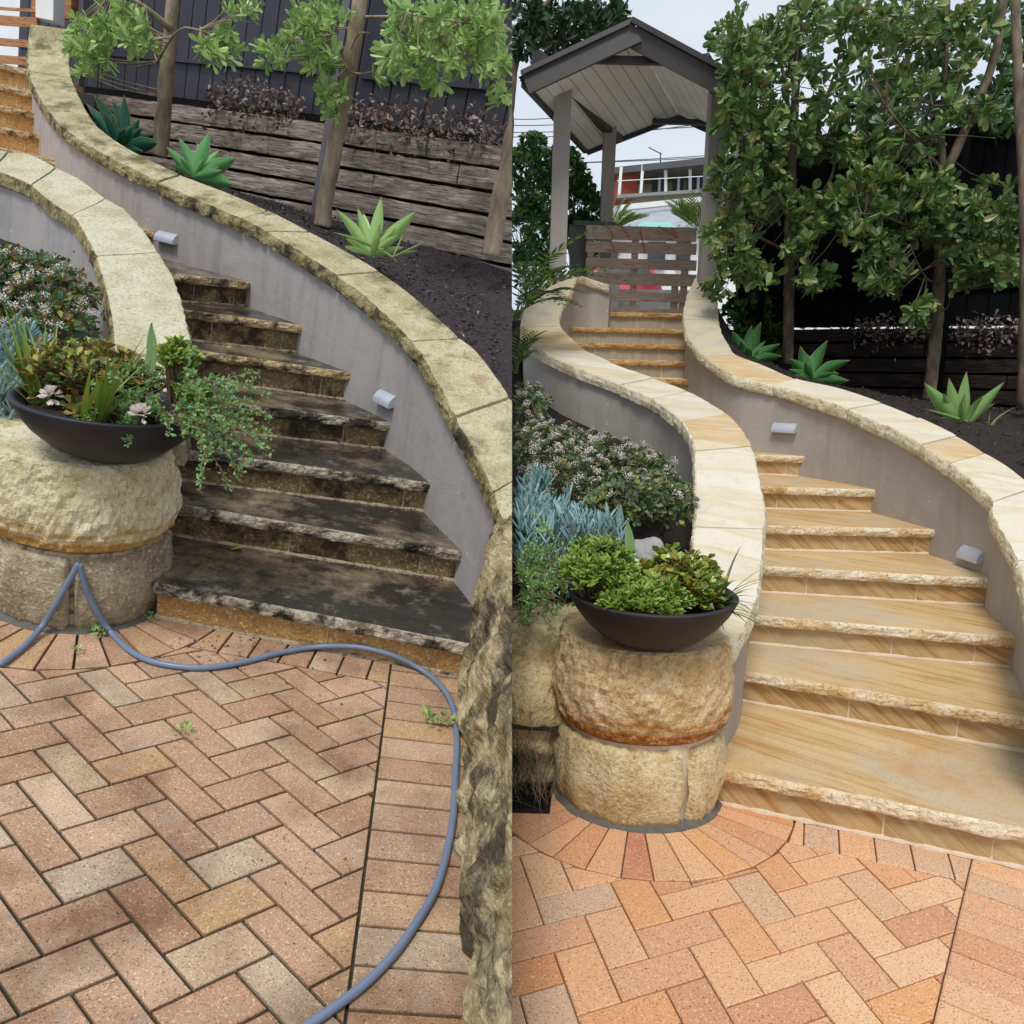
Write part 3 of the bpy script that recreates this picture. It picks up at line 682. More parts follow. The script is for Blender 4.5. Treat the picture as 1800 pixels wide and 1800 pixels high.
P += [np.array([2.40, 3.72, .97]), np.array([2.30, 3.36, .83]), np.array([2.06, 2.88, .69]), np.array([1.80, 2.38, .62])]
Q += [np.array([2.76, 3.68, .99]), np.array([2.60, 3.20, .83]), np.array([2.34, 2.70, .69]), np.array([2.08, 2.22, .62])]
jr2 = [0, 1, 2.1, 5, 7, 9, 10, 11, 12, 14.2, 16, 17, 18]
wRr, PRr, QRr = coping_wall(R, 'curved_garden_wall', 'long curved taupe rendered wall with cream coping, right of the clean steps', P, Q,
    jr2, lambda i: 'copeRg' if i < 3 else ('copeRo' if i in (3, 7) else 'copeR'), 'wallR', 'faceR')
# ---- left garden, right wall
rin = d1([(215,165),(200,330),(205,500),(280,680),(450,900),(720,1080),(1090,1265),(1500,1450),(1720,1545)])+d4([(190,-105),(560,130),(800,305),(1070,570),(1230,790),(1400,1120),(1530,1350),(1650,1600),(1730,1850)])
rou = d1([(500,205),(488,390),(505,545),(600,760),(720,920),(920,1060),(1250,1222),(1620,1365)])+[(480,375)]+d4([(560,-70),(870,110),(1130,300),(1420,560),(1570,690),(1790,990),(1900,1180),(2000,1420),(2080,1700)])
P = [L.cap(*a) for a in rin]; Q = [L.cap(*b) for b in rou]
P[0] = L.at(*rin[0], 7.9); Q[0] = L.at(*rou[0], 7.9)
P.append(P[-1]*2-P[-2]); Q.append(Q[-1]*2-Q[-2])
jl = [0, 2.0, 3.95, 6.05, 7.9, 8.6, 10, 12.1, 14, 16.2, 18]
wLr, PLr, QLr = coping_wall(L, 'curved_garden_wall', 'curved mauve-grey rendered wall with mossy yellow coping on the right side of the dirty steps', P, Q,
    jl, lambda i: 'copeL', 'wallL', 'faceL', jit=.014, gap=.009)
# ---- left garden, left wall
lin_ = d1([(-130,1030),(60,1072),(210,1086),(400,1180),(560,1260),(750,1400),(880,1480),(1010,1630),(1110,1780)])+d3([(1205,130),(1280,350),(1328,590),(1330,850),(1322,1060),(1316,1200),(1308,1340)])
lout = d1([(-200,1140),(-60,1190),(75,1235),(215,1300),(360,1420),(500,1510),(560,1590),(620,1700),(665,1800)])+d3([(715,160),(765,370),(790,560),(795,800),(800,960),(806,1100),(815,1240)])
P = [L.cap(*a) for a in lin_]; Q = [L.cap(*b) for b in lout]
wLl, PLl, QLl = coping_wall(L, 'curved_garden_wall', 'mauve-grey rendered wall with pale lichen-covered coping, left of the dirty steps', P, Q,
    [0, 1, 3.0, 5.0, 8.0, 11.5, 13.5, 15], lambda i: 'copeL2', 'wallL', 'faceL', jit=.012, gap=.009, ins=.07)

# ================================================================ flights of steps
def wall_xy(A, B): return (A+B)/2
def line_hit(a, d, poly):
    best = None
    for p, q in zip(poly[:-1], poly[1:]):
        e = q[:2]-p[:2]; den = d[0]*e[1]-d[1]*e[0]
        if abs(den) < 1e-9: continue
        w_ = p[:2]-a; t = (w_[0]*e[1]-w_[1]*e[0])/den; s_ = (w_[0]*d[1]-w_[1]*d[0])/den
        if 0 <= s_ <= 1 and t > 0 and (best is None or t < best): best = t
    return best
def stairs(fr, th, noses, polyL, polyR, tmat, nmat, rmat, mmat, jit=.012, thick=.052, first_left=None):
    full = []
    for k, (a, b) in enumerate(noses):
        a = np.array(a, float); b = np.array(b, float); z = (a[2]+b[2])/2; d = (b-a)[:2]; d /= np.linalg.norm(d); m_ = (a+b)[:2]/2
        tl = line_hit(m_, -d, polyL); tr = line_hit(m_, d, polyR)
        la = m_-d*(min(tl, np.linalg.norm(a[:2]-m_)+.7) if tl and k else np.linalg.norm(a[:2]-m_)+.0); rb = m_+d*(tr if tr and tr < 3 else np.linalg.norm(b[:2]-m_)+.1)
        full.append((np.array([*la, z]), np.array([*rb, z])))
    for k, (a, b) in enumerate(full):
        if k+1 < len(full): a2, b2 = full[k+1]
        else: a2, b2 = a+[0, .45, .16], b+[0, .45, .16]
        z = a[2]; zr = full[k-1][0][2] if k else 0.
        d = (b-a)[:2]; ln = np.linalg.norm(d); d /= ln; nf = np.array([d[1], -d[0]])      # outwards, down the flight
        n = int(ln/.016); sd0 = rng.uniform(0, 90); rows = []
        a3 = np.array([*(a2[:2]-nf*.05), z]); b3 = np.array([*(b2[:2]-nf*.05), z])
        for i in range(n+1):
            t = i/n; p = a+(b-a)*t; bk = a3+(b3-a3)*t
            def nz(h, a_=1.): return mn.fractal(Vector((p[0]*13+sd0, p[1]*13, h*30)), .9, 2., 5)*jit*a_
            fwd = lambda q: np.array([nf[0]*q, nf[1]*q, 0])
            wob = mn.noise(Vector((t*ln*3.2+sd0, 0, 0)))*jit*.7
            row = [bk+[0, 0, -thick], p+fwd(-.01)+[0, 0, -thick]]
            for h, b_ in ((-.96, .2), (-.78, .9), (-.55, 1.1), (-.33, 1.), (-.14, .7), (-.03, .25)):
                row.append(p+fwd(-.004+.008*b_+nz(h*thick)+wob)+[0, 0, h*thick+nz(h*3, .2)])
            row.append(p+fwd(-.013+wob+nz(9, .35))+[0, 0, 0])
            for f_ in (.33, .66, 1.): row.append(p+(bk-p)*f_+fwd(-.012*(1-f_)))
            rows.append(row)
        mb = MB(); mb.grid(rows, closed=True, cap=True, mcol=[0]+[1]*7+[0]*4)
        tm = tmat(k) if callable(tmat) else tmat; nm = nmat(k) if callable(nmat) else nmat; rm = rmat(k) if callable(rmat) else rmat
        part(th, 'tread', mb, [tm, nm])
        # riser stones
        zt = z-thick; cuts = [0.]+sorted([ln*(c+rng.uniform(-.06, .06)) for c in ((.36, .74) if k % 2 else (.52, .8))])+[ln]
        mb = MB(); off = .028
        for c0, c1 in zip(cuts[:-1], cuts[1:]):
            q0 = a[:2]+d*(c0+.004)-nf*off; q1 = a[:2]+d*(c1-.004)-nf*off
            mb.add([(*q0, zr+.012), (*q1, zr+.012), (*q1, zt), (*q0, zt), (*(q0-nf*.03), zr+.012), (*(q1-nf*.03), zr+.012), (*(q1-nf*.03), zt), (*(q0-nf*.03), zt)],
                   [(0, 1, 2, 3), (1, 5, 6, 2), (4, 0, 3, 7), (3, 2, 6, 7), (0, 4, 5, 1)])
        r = part(th, 'riser', mb, rm)
        mb = MB(); q0 = a[:2]-nf*(off+.003); q1 = b[:2]-nf*(off+.003); e = nf*.011
        mb.add([(*q0, zr-.02), (*q1, zr-.02), (*q1, zt), (*q0, zt)], [(0, 1, 2, 3)])
        rr = []
        for i in range(61):
            t = i/60; q = q0+(q1-q0)*t; s_ = .7+.6*mn.noise(Vector((t*22, k*3., sd0)))
            rr.append([(*(q+e*1.3*s_), zr+.001), (*(q+e*s_), zr+.008*s_+.002), (*q, zr+.017)])
        mb.grid(rr); part(r, 'mortar_joint', mb, mmat)
    return full

polyRl = [wall_xy(p, q) for p, q in zip(PRl, QRl)]; polyRr = [wall_xy(p, q) for p, q in zip(PRr, QRr)]
polyLl = [wall_xy(p, q) for p, q in zip(PLl, QLl)]; polyLr = [wall_xy(p, q) for p, q in zip(PLr, QLr)]
def at_z(fr, u, v, z): return fr.bp(u, v, z)
nR = [(tuple(R.bp(1257, 1350, .155)), (1.72, 2.28, .155)), ((1.155, 3.204, .31), (2.019, 2.822, .31)), ((1.268, 3.581, .465), (2.289, 3.345, .465)),
      ((1.391, 3.992, .62), (2.414, 3.839, .62)), ((1.508, 4.383, .775), (2.492, 4.376, .775)), ((1.66, 4.98, .93), (2.518, 4.94, .93)),
      ((1.8, 5.66, 1.085), (2.47, 5.56, 1.085)), ((1.5, 6.12, 1.25), (2.3, 6.02, 1.25)), ((1.2, 6.55, 1.42), (2.0, 6.47, 1.42))]
for (ul, vl), (ur, vr), Y in (((1160, 663), (1230, 667), 7.0), ((1042, 620), (1212, 635), 7.35), ((1006, 590), (1207, 606), 7.7), ((994, 565), (1207, 579), 8.05), ((1010, 542), (1204, 551), 8.4)):
    b = R.at(ur, vr, Y); a = R.at(ul, vl, Y); a[2] = b[2]; nR.append((a, b))
thR = thing(R, 'stone_staircase', 'freshly cleaned honey sandstone steps curving up between cream-capped walls to the gate', 'staircase', (1.4, 3, 0))
# end the first tread at the pillar instead of inside the wall
stairs(R, thR, nR, polyRl, polyRr, 'treadR', lambda k: 'noseR' if k < 9 else 'noseO', lambda k: 'riserR' if k < 9 else 'riserG', 'mortarR', jit=.009)
ul = [(272, 1025), (302, 885), (318, 790), (336, 700), (345, 615), (330, 545), (305, 481)]
ur = [(806, 1130), (794, 967), (734, 847), (676, 742), (606, 654), (524, 571), (434, 495)]
nL = []
PLr2 = [p for p in PLr]
for k, (a, b) in enumerate(zip(ul, ur)):
    if k < 4:
        z = .165*(k+1); nL.append((L.bp(*a, z), L.bp(*b, z)))
    else:
        q = L.wall_hit(*b, PLr); z = q[2]
        pz = .66 if k == 4 else nL[-1][1][2]
        z = max(z, pz+.12); nL.append((L.bp(*a, z) if z < 1.35 else L.at(*a, q[1]-.05), q*[1, 1, 0]+[0, 0, z]))
z7, y7 = nL[-1][1][2], nL[-1][1][1]
up = [L.wall_hit(u, v, PLr) for u, v in ((64, 236), (54, 196), (50, 160), (50, 122))]
print('L upper steps', [u.round(2) for u in up], 'nL', [(a.round(2), b.round(2)) for a, b in nL])
nn = 3
for k in range(1, nn+1):
    t = k/(nn+1); q = PLr[np.argmin([abs(p[1]-(y7+(up[0][1]-y7)*t)) for p in PLr])]; z = z7+(up[0][2]-z7)*t
    nL.append((np.array([q[0]-1.0, q[1]-.15, z]), np.array([q[0], q[1], z])))
for q in up: nL.append((q+[-1.1, -.1, 0], q))
thL = thing(L, 'stone_staircase', 'dirty blackened sandstone steps with mould stains and leaf litter, before cleaning', 'staircase', (-.9, 3, 0))
fullL = stairs(L, thL, nL, polyLl, polyLr, lambda k: 'treadL' if k < 7 else 'treadLo', lambda k: 'noseL' if k < 4 else 'noseLt', lambda k: 'riserL1' if k == 0 or k > 6 else 'riserL', 'mortarL', jit=.013)
# landing behind the top step
tp = nR[-1][1]; mb = MB(); mb.box((1.35, 9.3, tp[2]-.06), (1.5, 1.6, .1)); structure(R, 'landing_pavement', mb, 'concrete')
tq = nL[-1][1]; mb = MB(); mb.box((tq[0]-.75, tq[1]+.95, tq[2]-.06), (1.5, 1.6, .1)); structure(L, 'landing_pavement', mb, 'concrete')

# ================================================================ soil beds
def soil(fr, A, B, mat, n=30, amp=.02, name='soil', chips=0):
    rows = []
    for a, b in zip(A, B):
        rows.append([a+(b-a)*t+np.array([0, 0, mn.fractal(Vector((a+(b-a)*t)*5), 1., 2., 4)*amp]) for t in np.linspace(0, 1, n)])
    mb = MB(); mb.grid(rows); o = structure(fr, name, mb, mat, fill=False)
    if chips:
        lv = Leaves('la')
        for _ in range(chips):
            i, j = rng.uniform(0, len(rows)-1.01), rng.uniform(0, n-1.01); i0, j0 = int(i), int(j); p = rows[i0][j0]*(1-i+i0)*(1-j+j0)+rows[i0+1][j0]*(i-i0)*(1-j+j0)+rows[i0][j0+1]*(1-i+i0)*(j-j0)+rows[i0+1][j0+1]*(i-i0)*(j-j0)
            l_ = rng.uniform(.012, .045); lv.add(p+[0, 0, .006], rv()*[1, 1, .35], UP+rv()*.5, l_, l_*.45)
        lv.filt(fr); V, f = lv.arrays(); m_ = mesh_obj(fr, 'bark_mulch', V, f, ['mulch'+('L' if fr is L else 'R')], fill=False)
        lv = Leaves('ob')
        for _ in range(150):
            i, j = rng.integers(0, len(rows)), rng.integers(0, n); p = rows[i][j]; l_ = rng.uniform(.02, .06); lv.add(p+[rng.normal()*.05, rng.normal()*.05, .012], rv()*[1, 1, .2], UP+rv()*.4, l_, l_*rng.uniform(.15, .5))
        lv.filt(fr); V, f = lv.arrays(); m2_ = mesh_obj(fr, 'scattered_dry_leaves', V, f, ['litter'], fill=False)
        props(m2_, 'pale dry leaves and twigs scattered on the mulch beside the '+('dirty' if fr is L else 'clean')+' steps', 'dry leaves', None, 'stuff')
        props(m_, 'dark bark mulch chips covering the soil bed on the fence side of the '+('dirty' if fr is L else 'clean')+' steps', 'mulch', None, 'stuff')
    return o
def arr_samp(A, n): return [np.array(A[int(i)]) for i in np.linspace(0, len(A)-1, n)]
# sleeper and fence lines
fRa, fRb = R.at(1350, 565, 8.8), R.at(1790, 560, 7.83); fLa, fLb = L.at(180, 155, 8.6), L.at(890, 245, 6.3)
print('fence z', fRa, fRb, fLa, fLb)
dR = (fRb-fRa)[:2]/np.linalg.norm((fRb-fRa)[:2]); dL = (fLb-fLa)[:2]/np.linalg.norm((fLb-fLa)[:2])
nRf = np.array([dR[1], -dR[0]]); nLf = np.array([dL[1], -dL[0]])
def on_line(a, d, n_, t, off, z): return np.array([a[0]+d[0]*t+n_[0]*off, a[1]+d[1]*t+n_[1]*off, z])
zR0 = 1.56; zL0 = 1.62
A = [q+[0, 0, -.07]+(q-p)/np.linalg.norm(q-p)*(-.04) for p, q in zip(arr_samp(PRr, 40), arr_samp(QRr, 40))]
B = [on_line(fRa, dR, nRf, -.2+t*6.5, .16, zR0-.35*t) for t in np.linspace(0, 1, 40)]
soil(R, A, B, 'soil', chips=5200)
A = [q+[0, 0, -.06]+(q-p)/np.linalg.norm(q-p)*(-.04) for p, q in zip(arr_samp(PLr, 40), arr_samp(QLr, 40))]
B = [on_line(fLa, dL, nLf, -.8+t*8.5, .16, zL0+.35-.5*t) for t in np.linspace(0, 1, 40)]
soil(L, A, B, 'soilL', chips=6500)
# planting beds left of each flight
A = [q+(q-p)/np.linalg.norm(q-p)*(-.05)+[0, 0, -.42] for p, q in zip(arr_samp(PRl, 30), arr_samp(QRl, 30))]
B = [np.array([-1.2, a[1], max(.35, a[2]-.1)]) for a in A]
soil(R, A[::-1], B[::-1], 'soil')
A = [q+(q-p)/np.linalg.norm(q-p)*(-.05)+[0, 0, -.42] for p, q in zip(arr_samp(PLl, 30), arr_samp(QLl, 30))]
B = [np.array([a[0]-2.5, a[1], max(.35, a[2]-.1)]) for a in A]
soil(L, A[::-1], B[::-1], 'soilL')

# ================================================================ sleeper retaining walls and fences
def sleepers(fr, name, label, a, d, n_, t0, t1, z0, z1, mat, pitch=.165, capmat=None):
    th = thing(fr, name, label, 'retaining wall', on_line(a, d, n_, (t0+t1)/2, .1, z0))
    z = z0; k = 0; rot = math.atan2(d[1], d[0])
    while z < z1-.02:
        t = t0-rng.uniform(0, 1.2)
        while t < t1:
            ln = rng.uniform(1.5, 2.6); c = on_line(a, d, n_, t+ln/2, .09+rng.uniform(-.012, .012), z+pitch/2-.004)
            # one sleeper with uneven, weathered faces
            rows = []; N = 24; sd0 = rng.uniform(0, 99)
            for i in range(N+1):
                u_ = (i/N-.5)*(ln-.012); base = c+np.array([d[0]*u_, d[1]*u_, 0])
                row = []
                for dy, dz in ((-.5, -.5), (-.52, -.2), (-.52, .2), (-.5, .5), (.5, .5), (.5, -.5)):
                    j_ = mn.fractal(Vector((u_*5+sd0, dy*3, dz*7+k)), .9, 2., 3)*.011
                    row.append(base+np.array([-n_[0]*dy*.2, -n_[1]*dy*.2, 0])*-1*-1+np.array([n_[0]*j_, n_[1]*j_, dz*(pitch-.026)+j_*.6]))
                rows.append(row)
            mb = MB(); mb.grid(rows, closed=True, cap=True); part(th, 'sleeper', mb, mat)
            t += ln
        z += pitch; k += 1
    return th
zbR, zbL = fRa[2], fLa[2]
sleepers(R, 'sleeper_retaining_wall', 'dark stacked timber sleeper wall under the black fence behind the clean steps', fRa, dR, nRf, -.4, 5.8, 1.0, 2.26, 'sleepR', .155)
sleepers(L, 'sleeper_retaining_wall', 'grey weathered timber sleeper wall with leaf litter on top, behind the mossy curved wall', fLa, dL, nLf, -1.4, 6.2, 1.3, 2.45, 'sleepL', .165)
def bank(fr, a, d, n_, t0, t1, z0, z1, back, mat):
    mb = MB(); rows = []
    for off, z in ((-.0, .6), (-.0, z0), (-back, z1), (-back-6, z1)): rows.append([on_line(a, d, n_, t, off, z) for t in (t0, t1)])
    mb.grid(rows); structure(fr, 'earth_bank', mb, mat, fill=False)
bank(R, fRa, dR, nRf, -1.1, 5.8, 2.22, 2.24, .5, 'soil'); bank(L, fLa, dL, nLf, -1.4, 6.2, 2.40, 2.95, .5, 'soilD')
def fence(fr, name, label, a, d, n_, t0, t1, z0, z1, mat, pmat, posts, rails, lean=0., rib=.19):
    th = thing(fr, name, label, 'fence', on_line(a, d, n_, (t0+t1)/2, 0, z0))
    edges = [t0]+posts+[t1]; ln_ = lambda t, z: t+lean*(z-z0)
    for e0, e1 in zip(edges[:-1], edges[1:]):
        mb = MB(); cols_ = []; t = e0
        while t < e1:
            w_ = min(rib, e1-t)
            for q, off in ((.004, 0), (w_-.014, 0), (w_-.008, -.014), (w_-.001, -.014)): cols_.append((t+q, off))
            t += rib
        rows = [[on_line(a, d, n_, ln_(t_, z), off+.0, z) for t_, off in cols_] for z in (z0, (z0+z1)/2, z1)]
        rows += [[p-np.array([n_[0], n_[1], 0])*.03 for p in r] for r in rows[::-1]]
        mb.grid(rows); part(th, 'panel', mb, mat)
    for z in rails:
        for e0, e1 in zip(edges[:-1], edges[1:]):
            mb = MB(); mb.beam(on_line(a, d, n_, ln_(e0+.05, z), .014, z), on_line(a, d, n_, ln_(e1-.05, z), .02, z), .04, .03); part(th, 'rail', mb, mat)
    for t in posts:
        mb = MB(); zb = z0-1.15
        mb.beam(on_line(a, d, n_, t+lean*(zb-z0), .225, zb), on_line(a, d, n_, ln_(t, z1), .225, z1+.03), .065, .065, up=(n_[0], n_[1], 0)); part(th, 'post', mb, pmat)
    return th
def t_at(fr, a, d, u, v):
    r = fr.ray(u, v); # intersect in plan
    den = d[0]*r[1]-d[1]*r[0]; return (a[1]*r[0]-a[0]*r[1])/den
tR = [t_at(R, fRa, dR, u, 600) for u in (1337, 1655)]; tL = [t_at(L, fLa, dL, u, v) for u, v in ((178, 160), (612, 250))]
tL = tL+[tL[1]+2.4]
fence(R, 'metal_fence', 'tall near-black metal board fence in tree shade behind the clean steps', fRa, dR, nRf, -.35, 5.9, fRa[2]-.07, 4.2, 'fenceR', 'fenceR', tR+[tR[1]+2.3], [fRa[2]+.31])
fence(L, 'metal_fence', 'charcoal purple metal board fence with grey posts behind the dirty steps', fLa, dL, nLf, -1.6, 6.5, fLa[2], 4.9, 'fenceL', 'postL', tL, [fLa[2]+.32], lean=.06)
# ================================================================ pergola gateway (right garden)
YF, YB = 8.15, 9.35
pg = thing(R, 'pergola', 'grey gabled timber pergola with white lined ceiling above the gate', 'pergola', (1.5, 8.7, 2.3))
posts = []
for u, v0, v1, Y, w_ in ((980, 166, 472, YF, .165), (1241, 170, 500, YF, .16), (1062, 236, 470, YB, .14), (1293, 236, 470, YB, .14)):
    a = R.at(u, v1, Y); b = R.at(u, v0, Y); a[0] = R.at(u, v1, Y)[0]; b = np.array([a[0], Y, b[2]+.12])
    mb = MB(); mb.beam(a, b, w_, w_, up=(0, 1, 0)); p = part(pg, 'post', mb, 'post'); posts.append((a, b))
    mb = MB(); mb.beam(a-[0, 0, .16], a, .03, .03, up=(0, 1, 0)); part(p, 'post_bracket', mb, 'silver')
def rf(u, v, Y): return R.at(u, v, Y)
apF, leF = rf(1110, 58, 7.6), rf(922, 146, 7.6); apB = rf(1194, 190, 9.68); leB = rf(1031, 260, 9.6)
apB[2] = apF[2]; leB[2] = leF[2]
riF = np.array([2*apF[0]-leF[0], 7.6, leF[2]]); riB = np.array([2*apB[0]-leB[0], leB[1], leF[2]])
for (e0, a0, e1, a1) in ((leF, apF, leB, apB), (riF, apF, riB, apB)):
    n = np.cross(a0-e0, e1-e0); n /= np.linalg.norm(n); n *= np.sign(n[2])
    mb = MB(); rows = []
    N = 22
    for t_ in np.linspace(0, 1, 3):
        rows.append([e0+(a0-e0)*s_+(e1+(a1-e1)*s_-e0-(a0-e0)*s_)*t_+n*.075 for s_ in np.linspace(-.03, 1, N)])
    rows += [[p-n*.03 for p in r] for r in rows[::-1]]
    mb.grid(rows, closed=False, cap=True); part(pg, 'roof_sheet', mb, 'roofmetal')
    mb = MB(); K = 9
    for k in range(K):
        s0_, s1_ = k/K+.004, (k+1)/K-.001
        q = [e0+(a0-e0)*s0_, e0+(a0-e0)*s1_, e1+(a1-e1)*s1_, e1+(a1-e1)*s0_]
        mb.add(q+[p+n*.018 for p in q], [(0, 1, 2, 3), (7, 6, 5, 4), (0, 4, 5, 1), (1, 5, 6, 2), (2, 6, 7, 3), (3, 7, 4, 0)])
    part(pg, 'ceiling_boards', mb, 'lining')
    for f, g in ((e0, a0), (e1, a1)):
        fy = np.array([0, -.02 if f is e0 else .02, 0])
        ex = (g-f)/np.linalg.norm(g-f); hh = .17 if f is e0 else .1; cc_ = -.035 if f is e0 else 0.
        mb = MB(); mb.beam(f+fy+n*cc_, g+fy+n*cc_+ex*.045, .03, hh, up=n); part(pg, 'bargeboard', mb, 'trim')
        mb = MB(); mb.beam(f+fy*2.2+n*.075, g+fy*2.2+n*.075+ex*.05, .05, .045, up=n); part(pg, 'barge_capping', mb, 'trim')
    mb = MB(); mb.beam(e0+n*.02, e1+n*.02, .05, .1); part(pg, 'fascia', mb, 'trim')
for Y, v0, v1 in ((7.72, 100, 113), (9.5, 208, 217)):
    z = (R.at(1110, v0, Y)[2]+R.at(1110, v1, Y)[2])/2; h = abs(R.at(1110, v0, Y)[2]-R.at(1110, v1, Y)[2])
    ap, le, ri = (apF, leF, riF) if Y < 8 else (apB, leB, riB); t_ = (z-le[2])/(ap[2]-le[2])
    mb = MB(); mb.beam((le[0]+(ap[0]-le[0])*t_, Y, z), (ri[0]+(ap[0]-ri[0])*t_, Y, z), .05, h, up=(0, 0, 1)); part(pg, 'collar_tie', mb, 'trim')
for (a, b), (c, d) in ((posts[0], posts[2]), (posts[1], posts[3])):
    e = (d-b); e[2] = 0; e /= np.linalg.norm(e); mb = MB(); bb = b.copy(); dd = d.copy(); bb[2] = dd[2] = b[2]-.03
    mb.beam(bb-e*.62, dd+e*.3, .1, .17); part(pg, 'side_beam', mb, 'trim')
for u, v in ((1090, 155), (1150, 122)):
    q = rf(u, v, 8.3); t_ = (q[0]-leF[0]-(leB[0]-leF[0])*(8.3-7.6)/2)/(apF[0]-leF[0]); z = leF[2]+(apF[2]-leF[2])*t_
    # find the point of the left slope seen at u, v
    nn_ = np.cross(apF-leF, leB-leF); r = R.ray(u, v); o_ = np.array([0, 0, R.H]); tt = ((leF-o_)@nn_)/(r@nn_); q = o_+r*tt
    n = nn_/np.linalg.norm(nn_); n *= np.sign(n[2])
    mb = MB(); ring = []
    a_ = np.cross(n, [0, 1, 0]); a_ /= np.linalg.norm(a_); b_ = np.cross(n, a_)
    for rr_, o2 in ((.045, 0.), (.045, -.008), (.033, -.008), (.03, -.003)): ring.append([q+(a_*math.cos(t)+b_*math.sin(t))*rr_+n*(o2-.001) for t in np.linspace(0, 2*math.pi, 20, endpoint=False)])
    mb.grid(ring, closed=True, cap=True); part(pg, 'downlight', mb, 'silver')

# gate
def slat_gate(fr, name, label, u0, u1, Y, slats, battens, mat, origin):
    g = thing(fr, name, label, 'gate', origin)
    for v0, v1, ua, ub in slats:
        a = fr.at(ua, (v0[0]+v1[0])/2, Y); b = fr.at(ub, (v0[1]+v1[1])/2, Y); h = abs(fr.at(ua, v0[0], Y)[2]-fr.at(ua, v1[0], Y)[2])
        mb = MB(); mb.beam(a, b, .022, h); part(g, 'slat', mb, mat)
    for u, v0, v1 in battens:
        a = fr.at(u, v0, Y+.03); b = fr.at(u, v1, Y+.03); b[0] = a[0]; mb = MB(); mb.beam(a, b, .075, .03, up=(0, 1, 0)); part(g, 'batten', mb, mat)
    return g
sl = []
for v0, v1, ua in ((396, 420, 1030), (424, 443, 1030), (453, 471, 1030), (478, 492, 1033), (492, 499, 1045), (512, 528, 1070), (540, 548, 1072)):
    sl.append(((v0, v0+5), (v1, v1+5), ua, 1224))
gt = slat_gate(R, 'slatted_gate', 'weathered brown slatted timber gate under the pergola, tied with orange cord', 1030, 1224, 8.95, sl,
          [(1040, 400, 545), (1118, 400, 548), (1187, 490, 550), (1208, 400, 550)], 'gate', R.at(1125, 545, 8.95))
for pts in (((1062, 386), (1068, 398), (1078, 412), (1074, 425), (1080, 440), (1090, 449)), ((1092, 398), (1100, 408), (1108, 416)), ((1158, 398), (1172, 406), (1182, 412), (1190, 418)), ((1180, 399), (1186, 409), (1192, 417)), ((1125, 404), (1130, 425), (1135, 445))):
    mb = MB(); mb.tube([R.at(u, v, 8.91) for u, v in pts], .006, 5); part(gt, 'tie_cord', mb, 'cord')
o = MB(); o.beam(R.at(1008, 392, 9.1), R.at(1082, 395, 9.1), .05, .05); o.beam(R.at(1022, 395, 9.12), R.at(1022, 500, 9.12), .28, .03, up=(0, 1, 0))
x = build(R, 'timber_screen', o, 'greywood'); props(x, 'short dark grey-green timber screen panel beside the left pergola post and gate', 'screen')

# gate in the left garden (top left corner)
sl = []
for v0, v1 in ((12, 17), (27, 44), (67, 80), (97, 111)): sl.append(((v0-3, v0+5), (v1-3, v1+5), -40, 66))
slat_gate(L, 'slatted_gate', 'orange-brown slatted timber gate at the top left above the dirty steps', -40, 66, 8.3, sl, [(-20, -40, 130), (64, -40, 60)], 'gateL', L.at(30, 125, 8.3))
mb = MB(); a = L.at(88, 38, 8.0); b = a+[0, 0, 1.6]; mb.beam(a, b, .17, .17, up=(0, 1, 0)); o = build(L, 'pergola_post', mb, 'white')
props(o, 'pale grey square post foot beside the orange-brown gate, above the end of the mossy coping', 'post')
mb = MB(); a = L.at(118, 34, 8.4); mb.beam(a, a+[0, 0, 1.6], .15, .12, up=(0, 1, 0)); o = build(L, 'timber_post', mb, 'gateL')
props(o, 'brown timber post between the pale post and the tree foliage, top left', 'post')
# bright street wall seen through the left gate
mb = MB(); mb.beam(L.at(-60, 60, 14), L.at(70, 75, 14), .2, 3.0); mb2 = mb
o = build(L, 'rendered_boundary_wall', mb2, 'white'); props(o, 'white wall seen through the gaps of the orange-brown gate', 'wall')

# ================================================================ beyond the gate
def house_box(fr, a, b, depth, z0, z1):
    mb = MB(); d = (b-a)[:2]; d /= np.linalg.norm(d); n = np.array([-d[1], d[0]])
    if n[1] < 0: n = -n
    q = [np.array([*a[:2], z1]), np.array([*b[:2], z1]), np.array([*(b[:2]+n*depth), z1]), np.array([*(a[:2]+n*depth), z1])]
    mb.poly_slab(q, z1-z0); return mb
HB = thing(R, 'brick_house', 'house with red brick wall, long skillion roof and glazed balcony seen through the pergola', 'house', R.at(1200, 350, 38))
a, b = R.at(1072, 345, 39), R.at(1420, 335, 36); z0 = 2.2; zt = R.at(1100, 296, 39)[2]
part(HB, 'wall', house_box(R, a+[0, 1.2, 0], b+[0, 1.2, 0], 7, z0, zt), 'cream')
a2, b2 = R.at(1087, 299, 37.4), R.at(1119, 347, 37.2); mb = MB(); mb.box(((a2[0]+b2[0])/2, 38, (a2[2]+b2[2])/2), (abs(b2[0]-a2[0]), 1.6, abs(a2[2]-b2[2]))); part(HB, 'brick_wall', mb, 'redbrick')
mb = MB(); p0, p1 = R.at(1078, 294, 37), R.at(1440, 256, 34); q0, q1 = p0+[0, 9, .5], p1+[0, 9, .5]; mb.poly_slab([p0, p1, q1, q0], .28); part(HB, 'roof', mb, 'roofmetal')
